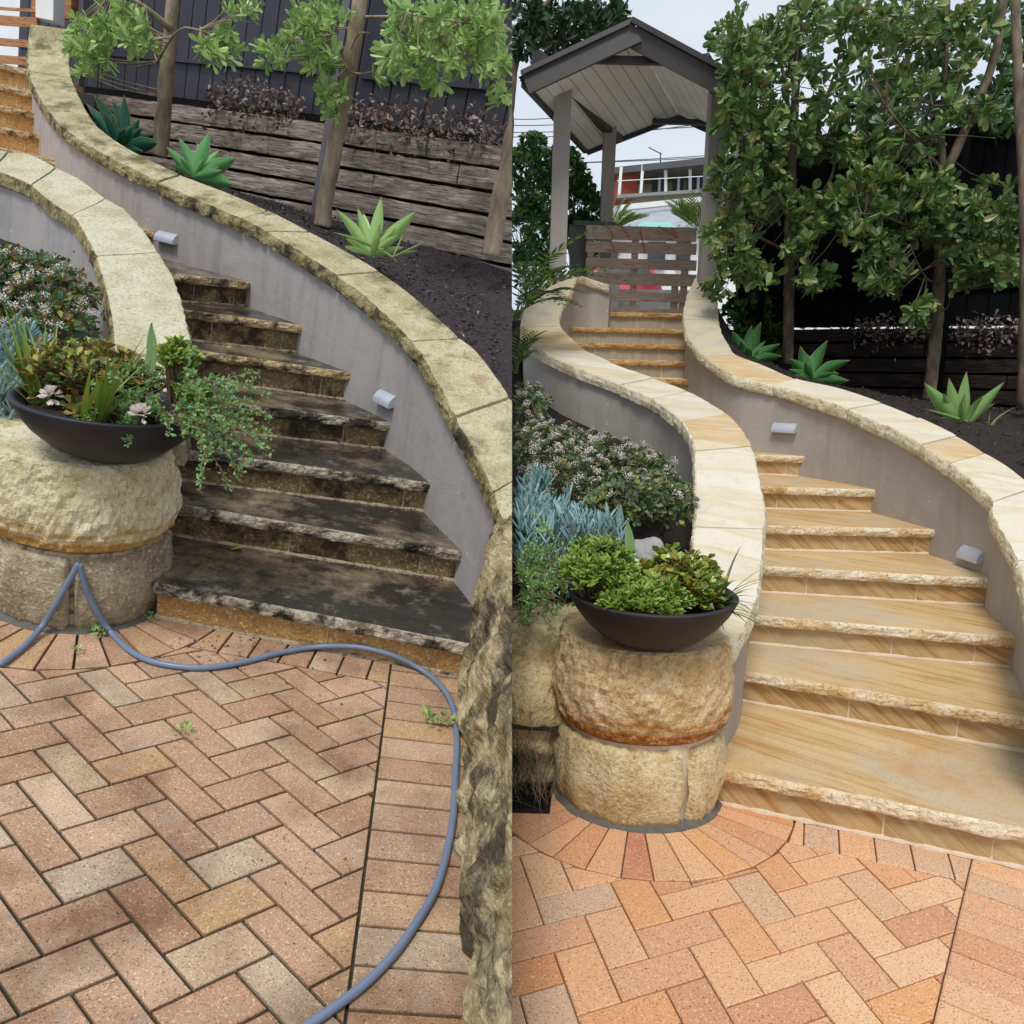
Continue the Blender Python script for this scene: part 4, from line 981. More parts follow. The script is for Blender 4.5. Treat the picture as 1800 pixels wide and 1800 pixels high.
for ua, ub, va, vb in ((1117, 1122, 303, 345), (1188, 1203, 292, 336), (1150, 1172, 305, 342), (1215, 1245, 300, 336), (1262, 1290, 292, 332), (1300, 1330, 290, 330)):
    a2, b2 = R.at(ua, va, 37.9), R.at(ub, vb, 37.9); mb = MB(); mb.box(((a2[0]+b2[0])/2, 38.4, (a2[2]+b2[2])/2), (abs(b2[0]-a2[0]), .3, abs(a2[2]-b2[2])))
    wn = part(HB, 'window', mb, 'glass'); mb = MB(); mb.box(((a2[0]+b2[0])/2, 38.22, (a2[2]+b2[2])/2), (.12, .1, abs(a2[2]-b2[2]))); part(wn, 'window_frame', mb, 'white')
for u in (1092, 1130, 1170, 1213, 1255, 1300):
    mb = MB(); a2, b2 = R.at(u, 294-(u-1092)*.11, 36.6), R.at(u-(4 if u < 1150 else 0), 345-(u-1092)*.06, 36.6); mb.beam(b2, a2, .12, .12, up=(0, 1, 0)); part(HB, 'veranda_post', mb, 'white')
mb = MB(); mb.beam(R.at(1085, 347, 36.5), R.at(1345, 330, 35), .4, .14); part(HB, 'balcony_floor', mb, 'concrete')
for v in (318,):
    mb = MB(); mb.beam(R.at(1085, v, 36.3), R.at(1345, v-14, 34.8), .025, .03); part(HB, 'balcony_rail', mb, 'white')
mb = MB(); mb.tube([R.at(1161, 290, 37), R.at(1161, 268, 37)], .03, 5); mb.tube([R.at(1140, 259, 37), R.at(1163, 271, 37)], .025, 5); part(HB, 'antenna', mb, 'wire')
LH = thing(R, 'white_roofed_house', 'house with pale corrugated roof below the brick house, seen through the pergola', 'house', R.at(1180, 400, 24))
mb = MB(); p0, p1, p2, p3 = R.at(1040, 398, 20), R.at(1420, 398, 20), R.at(1420, 330, 25), R.at(1062, 368, 25); mb.poly_slab([p0, p1, p2, p3], .12)
for k in range(26):
    t_ = (k+.5)/26; mb.beam(p0+(p1-p0)*t_+[0, 0, .02], p3+(p2-p3)*t_+[0, 0, .02], .05, .05)
part(LH, 'roof', mb, 'roofwhite')
a, b = R.at(1040, 440, 20.3), R.at(1420, 440, 20.3); part(LH, 'wall', house_box(R, a, b, 4.5, 2.2, R.at(1100, 399, 20.3)[2]), 'white')
mb = MB(); mb.beam(R.at(1090, 366, 22), R.at(1420, 332, 23), .2, .14); part(LH, 'gutter', mb, 'white')
mb = MB(); mb.poly_slab([R.at(1118, 397, 17), R.at(1190, 400, 17), R.at(1176, 390, 18), R.at(1130, 390, 18)], .04); part(LH, 'awning', mb, 'teal')
for ua, ub in ((1060, 1085), (1140, 1168), (1190, 1212)):
    a2, b2 = R.at(ua, 425, 20.2), R.at(ub, 470, 20.2); mb = MB(); mb.box(((a2[0]+b2[0])/2, 20.22, (a2[2]+b2[2])/2), (abs(b2[0]-a2[0]), .1, abs(a2[2]-b2[2]))); part(LH, 'window', mb, 'glass')
# parked car
cx_ = R.at(1162, 520, 18.2)[0]-.82; car = thing(R, 'parked_car', 'small red car seen from behind through the lower gap of the gate', 'car', (cx_, 18.8, 2.61))
zb_ = 3.0; mb = MB(); rows = []
for y, s0_, h_ in ((17.9, .93, .75), (18.0, 1., .98), (18.5, .98, 1.02), (18.7, .92, 1.38), (20.0, .92, 1.40), (20.05, .93, 1.0)):
    rows.append([(cx_+x*.82*s0_, y, zb_+z*h_/1.) for x, z in ((-1, .2), (-1.02, .6), (-.93, 1.), (.93, 1.), (1.02, .6), (1, .2))])
mb.grid(rows, closed=True, cap=True); part(car, 'body', mb, 'red')
mb = MB(); mb.add([(cx_-.66, 18.49, zb_+1.06), (cx_+.66, 18.49, zb_+1.06), (cx_+.6, 18.66, zb_+1.36), (cx_-.6, 18.66, zb_+1.36)], [(0, 1, 2, 3)]); part(car, 'rear_window', mb, 'glass')
for x in (-.6, .6):
    mb = MB(); mb.box((cx_+x*1.1, 17.9, zb_+.72), (.2, .04, .12)); part(car, 'tail_light', mb, 'red')
    for y in (18.3, 19.8):
        mb = MB(); mb.tube([(cx_+x*1.15-.09, y, zb_+.0), (cx_+x*1.15+.09, y, zb_+.0)], .32, 16); part(car, 'wheel', mb, 'tyre')
mb = MB(); a = R.at(1050, 560, 12.4); b = R.at(1250, 560, 12.4); mb.beam(a*[1, 1, 0]+[0, 0, 2.83], b*[1, 1, 0]+[0, 0, 2.83], .2, .5); e_ = R.at(1070, 490, 12.2); mb.box((e_[0], 12.15, 3.0), (.3, .3, .95)); o = build(R, 'street_kerb_wall', mb, 'concrete'); props(o, 'low pale concrete wall by the street behind the gate', 'wall')
# power lines
for k, (ua, va, ub, vb) in enumerate(((890, 206, 975, 199), (890, 217, 990, 210), (890, 230, 1060, 219), (890, 238, 1060, 228), (1000, 284, 1345, 258), (1040, 283, 1345, 262), (1080, 226, 1260, 212))):
    a, b = R.at(ua, va, 22), R.at(ub, vb, 22); a2 = a-(b-a)*.2; b2 = b+(b-a)*1.0; mb = MB()
    mb.tube([a2+(b2-a2)*t_-np.array([0, 0, .12*4*t_*(1-t_)]) for t_ in np.linspace(0, 1, 12)], .012, 5)
    o = build(R, 'power_line', mb, 'wire', fill=False); props(o, ['upper', 'second', 'third', 'fourth'][k]+' thin dark power line of the four crossing the sky left of the pergola' if k < 4 else
        ('upper thin wire just above the brick house roof', 'lower thin wire just above the brick house roof', 'faint wire crossing the sky under the rear collar tie of the pergola')[k-4], 'wire', 'power lines in the sky')

# ================================================================ wall lights
def wall_light(fr, u, v, wpx, label, poly, w_=.17):
    q = fr.wall_hit(u, v, poly); i = int(np.argmin([np.linalg.norm(p[:2]-q[:2]) for p in poly])); t = poly[min(i+1, len(poly)-1)]-poly[max(i-1, 0)]; t[2] = 0; t /= np.linalg.norm(t)
    n = np.array([t[1], -t[0], 0]); 
    if n@(np.array([0, 0, 0])-q*[1, 1, 0]) < 0: n = -n
    th = thing(fr, 'wall_light', label, 'wall light', q, 'silver wedge lights on the rendered walls')
    q = q-n*.03+n*.002; h = .075; mb = MB(); rows = []
    q = q+n*.002
    prof = [(0, h/2)]+[(.07*math.sin(a_), -h/2+h*math.cos(a_)) for a_ in np.linspace(.12, math.pi/2, 8)]+[(.066, -h/2-.004), (0, -h/2+.012)]
    for s_ in (-w_/2, w_/2): rows.append([q+t*s_+n*x+np.array([0, 0, z]) for x, z in prof])
    mb.grid(rows, closed=True, cap=True); part(th, 'housing', mb, 'silver')
    mb = MB(); mb.beam(q-t*(w_/2+.006)+[0, 0, 0], q+t*(w_/2+.006), .008, h+.014); part(th, 'back_plate', mb, 'silver')
wR_in = PRr; wL_in = PLr
def inset_poly(A, B, d): return [a+(b-a)/np.linalg.norm((b-a)[:2])*d for a, b in zip(A, B)]
faceRr, faceLr = inset_poly(PRr, QRr, .03), inset_poly(PLr, QLr, .03)
wall_light(R, 1381, 751, 49, 'silver wedge wall light higher up on the taupe wall beside the clean steps', faceRr, .19)
wall_light(R, 1712, 973, 46, 'silver wedge light lower down on the taupe wall, nearest the picture\'s right edge', faceRr, .17)
wall_light(L, 296, 417, 55, 'silver wedge wall light above the top of the dirty steps on the mauve wall', faceLr, .2)
wall_light(L, 681, 700, 50, 'silver wedge wall light on the mauve wall beside the middle of the dirty steps', faceLr, .17)

# ================================================================ stone pillars
def pillar(fr, c, name, label, top, low, r=.325, h1=.31, h2=.655, mort='mortarR', phi=-1.15):
    th = thing(fr, name, label, 'pillar', (c[0], c[1], 0))
    # upper drum: bulging rock face, flat dressed top
    prof = [(.05, h1+.004), (r-.03, h1+.004), (r-.005, h1+.02), (r+.012, h1+.07), (r+.018, h1+.14), (r+.010, h1+.21), (r-.002, h1+.27), (r-.010, h2-.03), (r-.018, h2-.008), (r-.030, h2), (r*.6, h2+.002), (.001, h2)]
    pr = []
    for (r0, z0), (r1, z1) in zip(prof[:-1], prof[1:]):
        for k in range(3 if abs(z1-z0) > .02 else 1): t_ = k/(3 if abs(z1-z0) > .02 else 1); pr.append((r0+(r1-r0)*t_, z0+(z1-z0)*t_))
    pr.append(prof[-1])
    mb = MB(); mb.lathe((c[0], c[1], 0), pr, 190, jit=.015, fq=24, power=2.2)
    mb.v = [(x, y, min(z, h2+.001)) for x, y, z in mb.v]
    part(th, 'top_block', mb, top)
    # lower course of two blocks with a mortar joint between
    for a0, a1 in ((phi+.03, phi+math.pi-.03), (phi+math.pi+.03, phi+2*math.pi-.03)):
        rows = []
        for z, rr in ((.0, r-.055), (.0, r-.012), (.03, r-.006), (.08, r+.004), (.13, r+.008), (.18, r+.006), (.23, r), (.27, r-.006), (.295, r-.022), (.3, r-.06)):
            row = []
            for t_ in np.linspace(a0, a1, 70):
                q = (abs(math.cos(t_))**2.2+abs(math.sin(t_))**2.2)**(-1/2.2); e = min(t_-a0, a1-t_); rr2 = (rr-(.02 if e < .012 else 0))*q
                d = mn.fractal(Vector((c[0]+math.cos(t_)*rr2, c[1]+math.sin(t_)*rr2, z))*15, 1., 2., 4)*.016 if rr > r-.03 else 0
                row.append((c[0]+math.cos(t_)*(rr2+d), c[1]+math.sin(t_)*(rr2+d), z))
            rows.append(row)
        mb = MB(); mb.grid(rows); part(th, 'lower_block', mb, low, smooth=True)
    mb = MB(); mb.lathe((c[0], c[1], 0), [(r-.03, -.01), (r-.028, .31), (r-.06, .318)], 80, power=2.2); part(th, 'mortar_joint', mb, mort)
    mb = MB(); mb.lathe((c[0], c[1], 0), [(r-.02, .02), (r-.003, .01), (r+.010, .003), (r+.014, -.005)], 90, power=2.2, jit=.004, fq=30); part(th, 'mortar_base', mb, 'base')
    return th
def m_pillarband(name, base, band):
    t = NT(name); sep = t.n('ShaderNodeSeparateXYZ'); t.l(t.vec, sep.inputs[0])
    ma = t.n('ShaderNodeMath', operation='MULTIPLY_ADD'); t.l(t.noise(3, 3), ma.inputs[0]); ma.inputs[1].default_value = .09; t.l(sep.outputs[2], ma.inputs[2])
    n1 = t.noise(6, 6, .6); c = t.ramp(n1, [(.3, base[0]), (.45, base[1]), (.6, base[2]), (.72, base[3])])
    mr = t.n('ShaderNodeMapRange'); t.l(ma.outputs[0], mr.inputs[0]); mr.inputs[1].default_value = .34; mr.inputs[2].default_value = .6
    f = t.ramp(mr.outputs[0], [(.0, .9), (.22, 1.), (.26, .25), (.33, .15), (.37, .85), (.42, .2), (.5, 0.)]); c = t.mix(f, c, band)
    c = t.mix(t.ramp(t.noise(70, 3, .6), [(.56, 0.), (.7, .6)]), c, '#f0e6cc'); c = t.mix(t.ramp(t.noise(55, 4, .7), [(.32, .55), (.48, 0.)]), c, '#6a4d2c')
    b = t.bump(t.noise(40, 5, .65), .9, .018); b = t.bump(t.noise(150, 3), .5, .004, b); return t.done(c, .88, b, .2)
MT['drumR'] = m_pillarband('banded_sandstone_block', ['#b8935c', '#cdb07c', '#d9c096', '#c7a068'], '#ac6c2a')
MT['drumL'] = m_pillarband('banded_mossy_sandstone_block', ['#b5a678', '#d2c69e', '#e2dabc', '#c6b888'], '#b59048')
pillar(R, pcR, 'stone_pillar', 'round sandstone pillar with orange-banded top block, standing at the foot of the clean steps', 'drumR', 'pillarRb')
pillar(L, pcL, 'stone_pillar', 'round mossy sandstone pillar at the foot of the dirty steps, under the blue-black bowl', 'drumL', 'pillarLb', mort='mortarL', r=.315)
# dressed slab beside each pillar head
for fr, pts, mat, lab in ((R, [(1283, 1137), (1262, 1215), (1255, 1408)], None, None),): pass

# ================================================================ bowls
def bowl(fr, c, r, h, mat, label, z):
    th = thing(fr, 'planter_bowl', label, 'planter bowl', (c[0], c[1], z))
    prof = [(.001, 0), (r*.3, .0), (r*.42, .012), (r*.62, h*.22), (r*.8, h*.48), (r*.92, h*.74), (r*.985, h*.95), (r, h), (r-.006, h+.004), (r-.022, h+.003), (r-.03, h-.01), (r-.06, h-.05)]
    mb = MB(); mb.lathe((c[0], c[1], z), prof, 72); part(th, 'shell', mb, mat, smooth=True)
    mb = MB(); mb.lathe((c[0], c[1], z), [(r-.05, h-.045), (r*.5, h-.03), (.001, h-.025)], 40, jit=.006, fq=20); part(th, 'potting_soil', mb, 'soil')
    return th
ztop = .657
bc = R.bp(1141, 1128, ztop)[:2]; BR = .30
bl = L.bp(192, 800, ztop)[:2]; BLr = .32
bowl(R, bc, BR, .185, 'bowl', 'charcoal bowl planter full of bright green succulents on the clean banded pillar', ztop)
bowl(L, bl, BLr, .2, 'bowlL', 'blue-black bowl planter with spiky and copper-tipped succulents on the mossy pillar', ztop)
print('bowls', bc, bl, R.pr([*bc, ztop]), [R.pr([bc[0]+s*BR, bc[1], ztop+.185]).round() for s in (-1, 1)], R.pr([bc[0], bc[1]-BR, ztop+.185]).round(), [L.pr([bl[0]+s*BLr, bl[1], ztop+.18]).round() for s in (-1, 1)])
# ================================================================ boulder at the right of the dirty steps
ga, gb = L.bp(803, 1185), L.bp(800, 1790); gd = (gb-ga)[:2]; gl = np.linalg.norm(gd); gd /= gl; gn = np.array([-gd[1], gd[0]])
if gn[0] < 0: gn = -gn
def boulder(fr, name, label, c, ax, ay, az, rot, mat, jit=.05, fq=4, pw=2.6, n=90, stretch=(1, 1, 1), cat='boulder'):
    mb = MB(); cr, sr = math.cos(rot), math.sin(rot); N = n//2; A_ = np.array([ax, ay, az]); big = 1.6*max(A_)/min(A_)
    for ax_ in range(3):
        for sg in (-1, 1):
            rows = []
            for i in range(N+1):
                row = []
                for j in range(N+1):
                    q = np.zeros(3); q[ax_] = sg; q[(ax_+1) % 3] = -1+2*i/N; q[(ax_+2) % 3] = (-1+2*j/N)*sg
                    q /= (np.abs(q)**pw).sum()**(1/pw); g = np.sign(q)*np.abs(q)**(pw-1)/A_; g /= np.linalg.norm(g)+1e-9; q = q*A_
                    p = np.array([c[0]+q[0]*cr-q[1]*sr, c[1]+q[0]*sr+q[1]*cr, c[2]+q[2]])
                    dd = mn.fractal(Vector((p[0]*stretch[0], p[1]*stretch[1], p[2]*stretch[2]))*fq, 1., 2.1, 6)*jit
                    row.append(p+np.array([g[0]*cr-g[1]*sr, g[0]*sr+g[1]*cr, g[2]])*dd)
                rows.append(row)
            mb.grid(rows)
    o = build(fr, name, mb, mat, smooth=n < 200, fill=False); return props(o, label, cat)
cB = (ga+gb)[:2]/2-gd*(-.25); W_ = .40; cB = cB+gn*(W_+.02)
boulder(L, 'boulder', 'large dark weathered boulder wall along the right edge beside the hose and the dirty steps', (*(cB-gd*.12), .22), gl/2+.48, W_, .56, math.atan2(gd[1], gd[0]), 'boulderL', .05, 8., 5.5, 250, (1.1, 1.1, .75))

# ================================================================ hose
stL1 = fullL[0]
hp = [(0, 1168), (12, 1160), (40, 1138), (75, 1100), (100, 1060), (122, 1020), (139, 992)]
hq = [(139, 992), (150, 1030), (168, 1070), (195, 1112), (235, 1148), (280, 1166), (350, 1174), (420, 1166), (500, 1146), (560, 1137), (625, 1137), (690, 1152), (745, 1180), (780, 1212), (798, 1250), (803, 1300), (801, 1360), (796, 1440), (785, 1500), (765, 1565), (730, 1625), (690, 1680), (635, 1735), (560, 1790), (500, 1830)]
def hose_pt(u, v):
    if v <= 1110 and u < 210:
        # draped over the face of the pillar: where the view meets a cylinder just outside the stone
        r = L.ray(u, v); rr = .345; ox, oy = -pcL[0], -pcL[1]; A_ = r[0]**2+r[1]**2; B_ = r[0]*ox+r[1]*oy; C_ = ox*ox+oy*oy-rr*rr; D_ = B_*B_-A_*C_
        if D_ > 0:
            t_ = (-B_-math.sqrt(D_))/A_; p = np.array([r[0]*t_, r[1]*t_, L.H+r[2]*t_])
            if p[2] > .012: return p
    p = L.bp(u, v, .012); a_, b_ = stL1; e = (b_-a_)[:2]; e /= np.linalg.norm(e); nn_ = np.array([e[1], -e[0]])
    s_ = (p[:2]-a_[:2])@nn_+.026                       # distance in front of the first riser
    if s_ < .014:                                      # rests against the riser: slide back along the view
        r = L.ray(u, v); o_ = np.array([0, 0, L.H]); t_ = ((a_[:2]-nn_*.026+nn_*.014-o_[:2])@nn_)/(r[:2]@nn_); p = o_+r*t_
    return p
hs, _ = smooth_path([hose_pt(u, v) for u, v in hp[:-1]]+[hose_pt(139, 990)], 6)
hs2, _ = smooth_path([hose_pt(140, 991)]+[hose_pt(u, v) for u, v in hq[1:]], 6)
mb = MB(); mb.tube([p for p in hs], .0115, 10); mb.tube(hs2, .0115, 10)
o = build(L, 'garden_hose', mb, 'hose', smooth=True, fill=False); props(o, 'blue-grey garden hose looping from the mossy pillar across the weathered bricks', 'hose')

# ================================================================ trees
def tree(fr, label, group, base, trunk, limbs, blobs, leafmat, barkmat, r0, r1, ln=.085, nl=11, Yt=None, w=.036, twigs=.5, spread=.95, dens=1.):
    th = thing(fr, 'tree', label, 'tree', base, group)
    pts, _ = smooth_path(trunk, 8); n = len(pts)
    mb = MB(); mb.tube(pts, [r0+(r1-r0)*i/(n-1) for i in range(n)], 12, wob=.25); part(th, 'trunk', mb, barkmat, smooth=True)
    nodes = list(pts[n//3:])
    for lp, ra in limbs:
        q, _ = smooth_path(lp, 6); mb = MB(); mb.tube(q, [ra*(1-.6*i/(len(q)-1)) for i in range(len(q))], 8, wob=.2); part(th, 'limb', mb, barkmat, smooth=True); nodes += list(q)
    lv = Leaves('tl'); tw = MB(); nodes_a = np.array(nodes)
    for (u, v, ru, rv_, cnt, Y0, Y1) in blobs:
        for _ in range(int(cnt*dens*(.85 if (fr is R and v < 180) else 1.))):
            a_ = rng.uniform(0, 2*math.pi); rr = math.sqrt(rng.uniform(0, 1)); uu, vv = u+ru*rr*math.cos(a_), v+rv_*rr*math.sin(a_)
            c = fr.at(uu, vv, rng.uniform(Y0, Y1)); i = int(np.argmin(np.linalg.norm(nodes_a-c, axis=1))); s0_ = nodes_a[i]; dirn = c-s0_; dist = np.linalg.norm(dirn); dirn /= dist+1e-6
            ax = dirn*.6+rv()*.6+UP*.15
            ks = rng.uniform(.62, 1.25); rosette(lv, c, ax, int(nl*rng.uniform(.6, 1.4)), ln*ks, w*ks, spread, .4)
            if rng.uniform() < twigs and dist < 1.3:
                mid = s0_+(c-s0_)*.5+rv()*.05*dist+UP*-.04*dist; tw.tube([s0_, mid, c], [.006, .0045, .003], 4)
    if tw.v: part(th, 'twigs', tw, barkmat, fill=False)
    lv.obj(fr, 'crown', leafmat, th); return th
g_ = 'young trees along the black fence'
def PX(fr, l): return [fr.at(u, v, Y) for u, v, Y in l]
t1 = PX(R, [(1385, 640, 7.9), (1386, 560, 7.9), (1388, 470, 7.88), (1388, 380, 7.85), (1393, 300, 7.8), (1396, 200, 7.75), (1402, 90, 7.7), (1408, -20, 7.6)])
tree(R, 'leafy tree with bare dark trunk nearest the pergola, in front of the black fence', g_, t1[0], t1,
     [(PX(R, [(1388, 420, 7.85), (1430, 360, 7.7), (1462, 310, 7.6), (1470, 250, 7.5)]), .025), (PX(R, [(1388, 340, 7.8), (1350, 280, 7.6), (1320, 220, 7.4), (1300, 120, 7.3)]), .028),
      (PX(R, [(1388, 300, 7.8), (1385, 180, 8.), (1370, 90, 8.1), (1368, 10, 8.1)]), .025), (PX(R, [(1388, 445, 7.85), (1340, 420, 7.5), (1300, 400, 7.3), (1275, 380, 7.2)]), .018),
      (PX(R, [(1376, 520, 7.7), (1385, 485, 7.6), (1400, 472, 7.5), (1420, 472, 7.4)]), .008), (PX(R, [(1396, 250, 7.75), (1440, 200, 7.6), (1470, 120, 7.5)]), .02)],
     [(1305, 120, 35, 60, 48, 6.8, 7.5), (1290, 200, 25, 45, 22, 6.8, 7.5), (1300, 60, 45, 60, 42, 7.0, 8.0), (1345, 130, 50, 95, 90, 7.0, 8.3), (1325, 230, 55, 75, 75, 6.9, 8.0), (1290, 330, 45, 60, 62, 6.9, 7.8), (1285, 420, 42, 40, 38, 6.9, 7.6), (1345, 330, 45, 60, 50, 7.2, 8.1),
      (1400, 60, 60, 55, 60, 7.2, 8.4), (1440, 160, 55, 60, 55, 7.2, 8.2), (1430, 245, 55, 40, 40, 7.2, 8.0), (1440, 370, 60, 38, 52, 7.1, 7.8), (1330, 480, 40, 25, 18, 7.1, 7.7), (1430, 488, 32, 20, 18, 7.2, 7.5), (1400, 435, 30, 25, 18, 7.2, 7.8), (1470, 30, 50, 30, 30, 7.2, 8.2), (1262, 500, 22, 20, 12, 7.2, 7.5)],
     'leafR', 'barkD', .056, .03, ln=.092, w=.043, nl=11, dens=1.12, twigs=.3)
t2 = PX(R, [(1632, 703, 7.35), (1640, 640, 7.35), (1648, 560, 7.33), (1652, 470, 7.3), (1656, 380, 7.3), (1660, 310, 7.3), (1678, 270, 7.3), (1700, 220, 7.3), (1745, 110, 7.3), (1765, -10, 7.3)])
tree(R, 'leafy tree with forked trunk behind the pale green agave, before the black fence', g_, t2[0], t2,
     [(PX(R, [(1660, 330, 7.3), (1655, 230, 7.4), (1662, 120, 7.5), (1668, 0, 7.5)]), .035), (PX(R, [(1680, 185, 7.4), (1690, 130, 7.4), (1692, 60, 7.4)]), .02),
      (PX(R, [(1656, 500, 7.3), (1630, 490, 7.1), (1612, 460, 7.0), (1600, 430, 6.9)]), .009), (PX(R, [(1652, 550, 7.3), (1668, 535, 7.2), (1668, 500, 7.1)]), .007),
      (PX(R, [(1655, 440, 7.3), (1600, 400, 7.1), (1550, 380, 6.9), (1510, 375, 6.8)]), .014), (PX(R, [(1657, 400, 7.3), (1710, 380, 7.), (1750, 370, 6.8), (1790, 360, 6.7)]), .013),
      (PX(R, [(1640, 186, 7.2), (1700, 184, 7.1), (1776, 181, 7.0)]), .008), (PX(R, [(1640, 236, 7.2), (1700, 239, 7.1), (1750, 243, 7.0)]), .007), (PX(R, [(1658, 300, 7.3), (1600, 240, 7.1), (1560, 190, 7.0)]), .018)],
     [(1530, 50, 60, 60, 70, 7.0, 8.2), (1600, 40, 70, 45, 60, 7.0, 8.2), (1640, 110, 60, 60, 55, 7.0, 8.0), (1560, 160, 60, 60, 60, 7.0, 7.9), (1510, 240, 50, 50, 45, 7.0, 7.8), (1590, 250, 60, 45, 55, 6.9, 7.8),
      (1600, 330, 75, 45, 70, 6.8, 7.6), (1530, 330, 50, 40, 38, 6.8, 7.6), (1550, 400, 70, 35, 50, 6.8, 7.5), (1660, 380, 60, 40, 45, 6.8, 7.5), (1700, 200, 45, 35, 28, 6.9, 7.6), (1560, 470, 55, 28, 32, 6.8, 7.4),
      (1745, 400, 45, 45, 40, 6.6, 7.3), (1740, 340, 45, 25, 16, 6.6, 7.3), (1750, 470, 42, 25, 26, 6.6, 7.2), (1690, 450, 40, 35, 22, 6.8, 7.4), (1622, 545, 22, 26, 16, 6.9, 7.2), (1700, 495, 28, 22, 12, 6.9, 7.2), (1715, 55, 45, 45, 30, 7.0, 7.9), (1560, 500, 30, 18, 10, 6.8, 7.3)],
     'leafR', 'barkD', .058, .03, ln=.092, w=.043, nl=11, dens=1.12, twigs=.3)
t3 = PX(R, [(1800, 720, 6.4), (1805, 500, 6.4), (1800, 300, 6.5), (1790, 150, 6.6), (1785, 0, 6.7)])
tree(R, 'dark dense tree filling the upper right corner behind its neighbour, trunk outside the picture', g_, t3[0], t3, [],
     [(1770, 60, 40, 60, 60, 7.6, 9.), (1775, 160, 30, 40, 35, 7.6, 9.), (1760, 215, 40, 35, 32, 7.8, 9.), (1735, 165, 15, 20, 8, 7.8, 8.6)], 'leafHedge', 'barkD', .06, .03, ln=.1, w=.044, twigs=.1)
# far background foliage above the right fence
t4 = [np.array([3.2, 14, 2.2]), np.array([3.3, 14, 3.6]), np.array([3.4, 14, 5.2])]
tree(R, 'hazy background tree behind the black fence, seen through the gaps of the nearer crowns', None, t4[0], t4, [],
     [(1640, 200, 150, 70, 80, 13, 15), (1500, 260, 60, 20, 20, 13, 15), (1400, 262, 60, 18, 22, 13, 15)], 'leafTop', 'barkD', .12, .05, ln=.2, w=.09, twigs=.0)
# overhead tree, top left of the right garden
t5 = PX(R, [(893, 330, 11.), (896, 200, 11.), (910, 90, 11.), (940, 30, 11.), (990, -20, 11.)])
tree(R, 'dark tree hanging over the sky left of the pergola roof', None, t5[0], t5, [(PX(R, [(905, 110, 11.), (950, 80, 10.8), (1000, 70, 10.7), (1050, 40, 10.7)]), .03)],
     [(925, 40, 40, 45, 75, 10.4, 11.6), (985, 38, 50, 35, 70, 10.4, 11.6), (1045, 30, 45, 22, 42, 10.4, 11.4), (950, 90, 55, 28, 48, 10.4, 11.4), (1030, 65, 45, 20, 18, 10.4, 11.2), (1085, 25, 14, 22, 12, 10.5, 11.), (1060, 42, 25, 14, 10, 10.5, 11.)], 'leafTop', 'barkD', .07, .03, ln=.12, w=.05, twigs=.5)
# left garden trees
g2 = 'young trees along the charcoal fence'
a1 = PX(L, [(279, 275, 7.0), (285, 220, 7.0), (292, 140, 6.95), (300, 60, 6.95), (305, -20, 6.9)])
tree(L, 'leftmost lime-leaved tree of the charcoal fence, trunk between the two left agaves', g2, a1[0], a1,
     [(PX(L, [(276, 110, 6.7), (290, 85, 6.6), (305, 62, 6.5), (325, 49, 6.4), (350, 53, 6.3)]), .012), (PX(L, [(300, 50, 6.9), (250, 10, 6.7), (200, -20, 6.6)]), .03)],
     [(150, 60, 30, 45, 24, 6.2, 7.0), (215, 40, 45, 32, 36, 6.2, 7.0), (250, 70, 25, 20, 10, 6.2, 6.8), (175, 95, 28, 22, 13, 6.3, 7.0), (385, 80, 38, 32, 22, 6.1, 6.5), (150, 125, 18, 15, 5, 6.4, 6.8), (425, 15, 30, 15, 10, 6.2, 6.7)],
     'leafL', 'barkL', .066, .05, ln=.082, w=.032, nl=9, twigs=.25, dens=1.35)
a2 = PX(L, [(566, 398, 6.2), (574, 340, 6.2), (590, 250, 6.2), (600, 190, 6.2), (616, 110, 6.15), (630, 20, 6.1), (640, -30, 6.1)])
tree(L, 'lime-leaved tree directly beside the grey fence post, its trunk rising behind the yellow-green agave', g2, a2[0], a2,
     [(PX(L, [(608, 120, 6.1), (600, 90, 6.0), (590, 60, 5.9)]), .014), (PX(L, [(636, 130, 6.0), (615, 125, 5.9), (600, 100, 5.85), (590, 55, 5.8)]), .008), (PX(L, [(615, 90, 6.1), (630, 60, 6.), (650, 58, 6.)]), .008), (PX(L, [(610, 205, 6.1), (630, 190, 6.), (636, 180, 5.95)]), .007),
      (PX(L, [(640, 30, 6.1), (720, 30, 5.9), (800, 40, 5.7)]), .012)],
     [(545, 55, 40, 40, 32, 5.6, 6.3), (480, 95, 28, 22, 14, 5.6, 6.2), (590, 170, 30, 30, 18, 5.8, 6.1), (560, 105, 30, 20, 10, 5.7, 6.2), (585, 25, 40, 16, 14, 5.6, 6.3), (670, 125, 22, 25, 7, 5.7, 6.1)],
     'leafL', 'barkL', .066, .05, ln=.078, w=.031, nl=9, twigs=.25, dens=1.35)
a3 = PX(L, [(862, 450, 5.4), (876, 370, 5.4), (892, 290, 5.4), (912, 180, 5.4), (930, 60, 5.4)])
tree(L, 'lime-leaved tree whose trunk leans out behind the bare mulch, right end of charcoal fence', g2, a3[0], a3,
     [(PX(L, [(905, 60, 5.4), (850, 30, 5.3), (800, 45, 5.2), (785, 60, 5.2)]), .012), (PX(L, [(890, 45, 5.4), (800, 38, 5.2), (715, 24, 5.1)]), .008)],
     [(740, 40, 60, 35, 34, 5.0, 5.8), (830, 35, 60, 30, 34, 5.0, 5.8), (720, 95, 45, 32, 24, 5.0, 5.7), (800, 90, 45, 35, 26, 5.0, 5.7), (865, 90, 30, 45, 24, 4.9, 5.6), (755, 140, 20, 15, 5, 5.2, 5.6), (880, 170, 20, 18, 6, 5.0, 5.5)],
     'leafL', 'barkL', .066, .05, ln=.07, w=.028, nl=9, twigs=.25, dens=1.45)

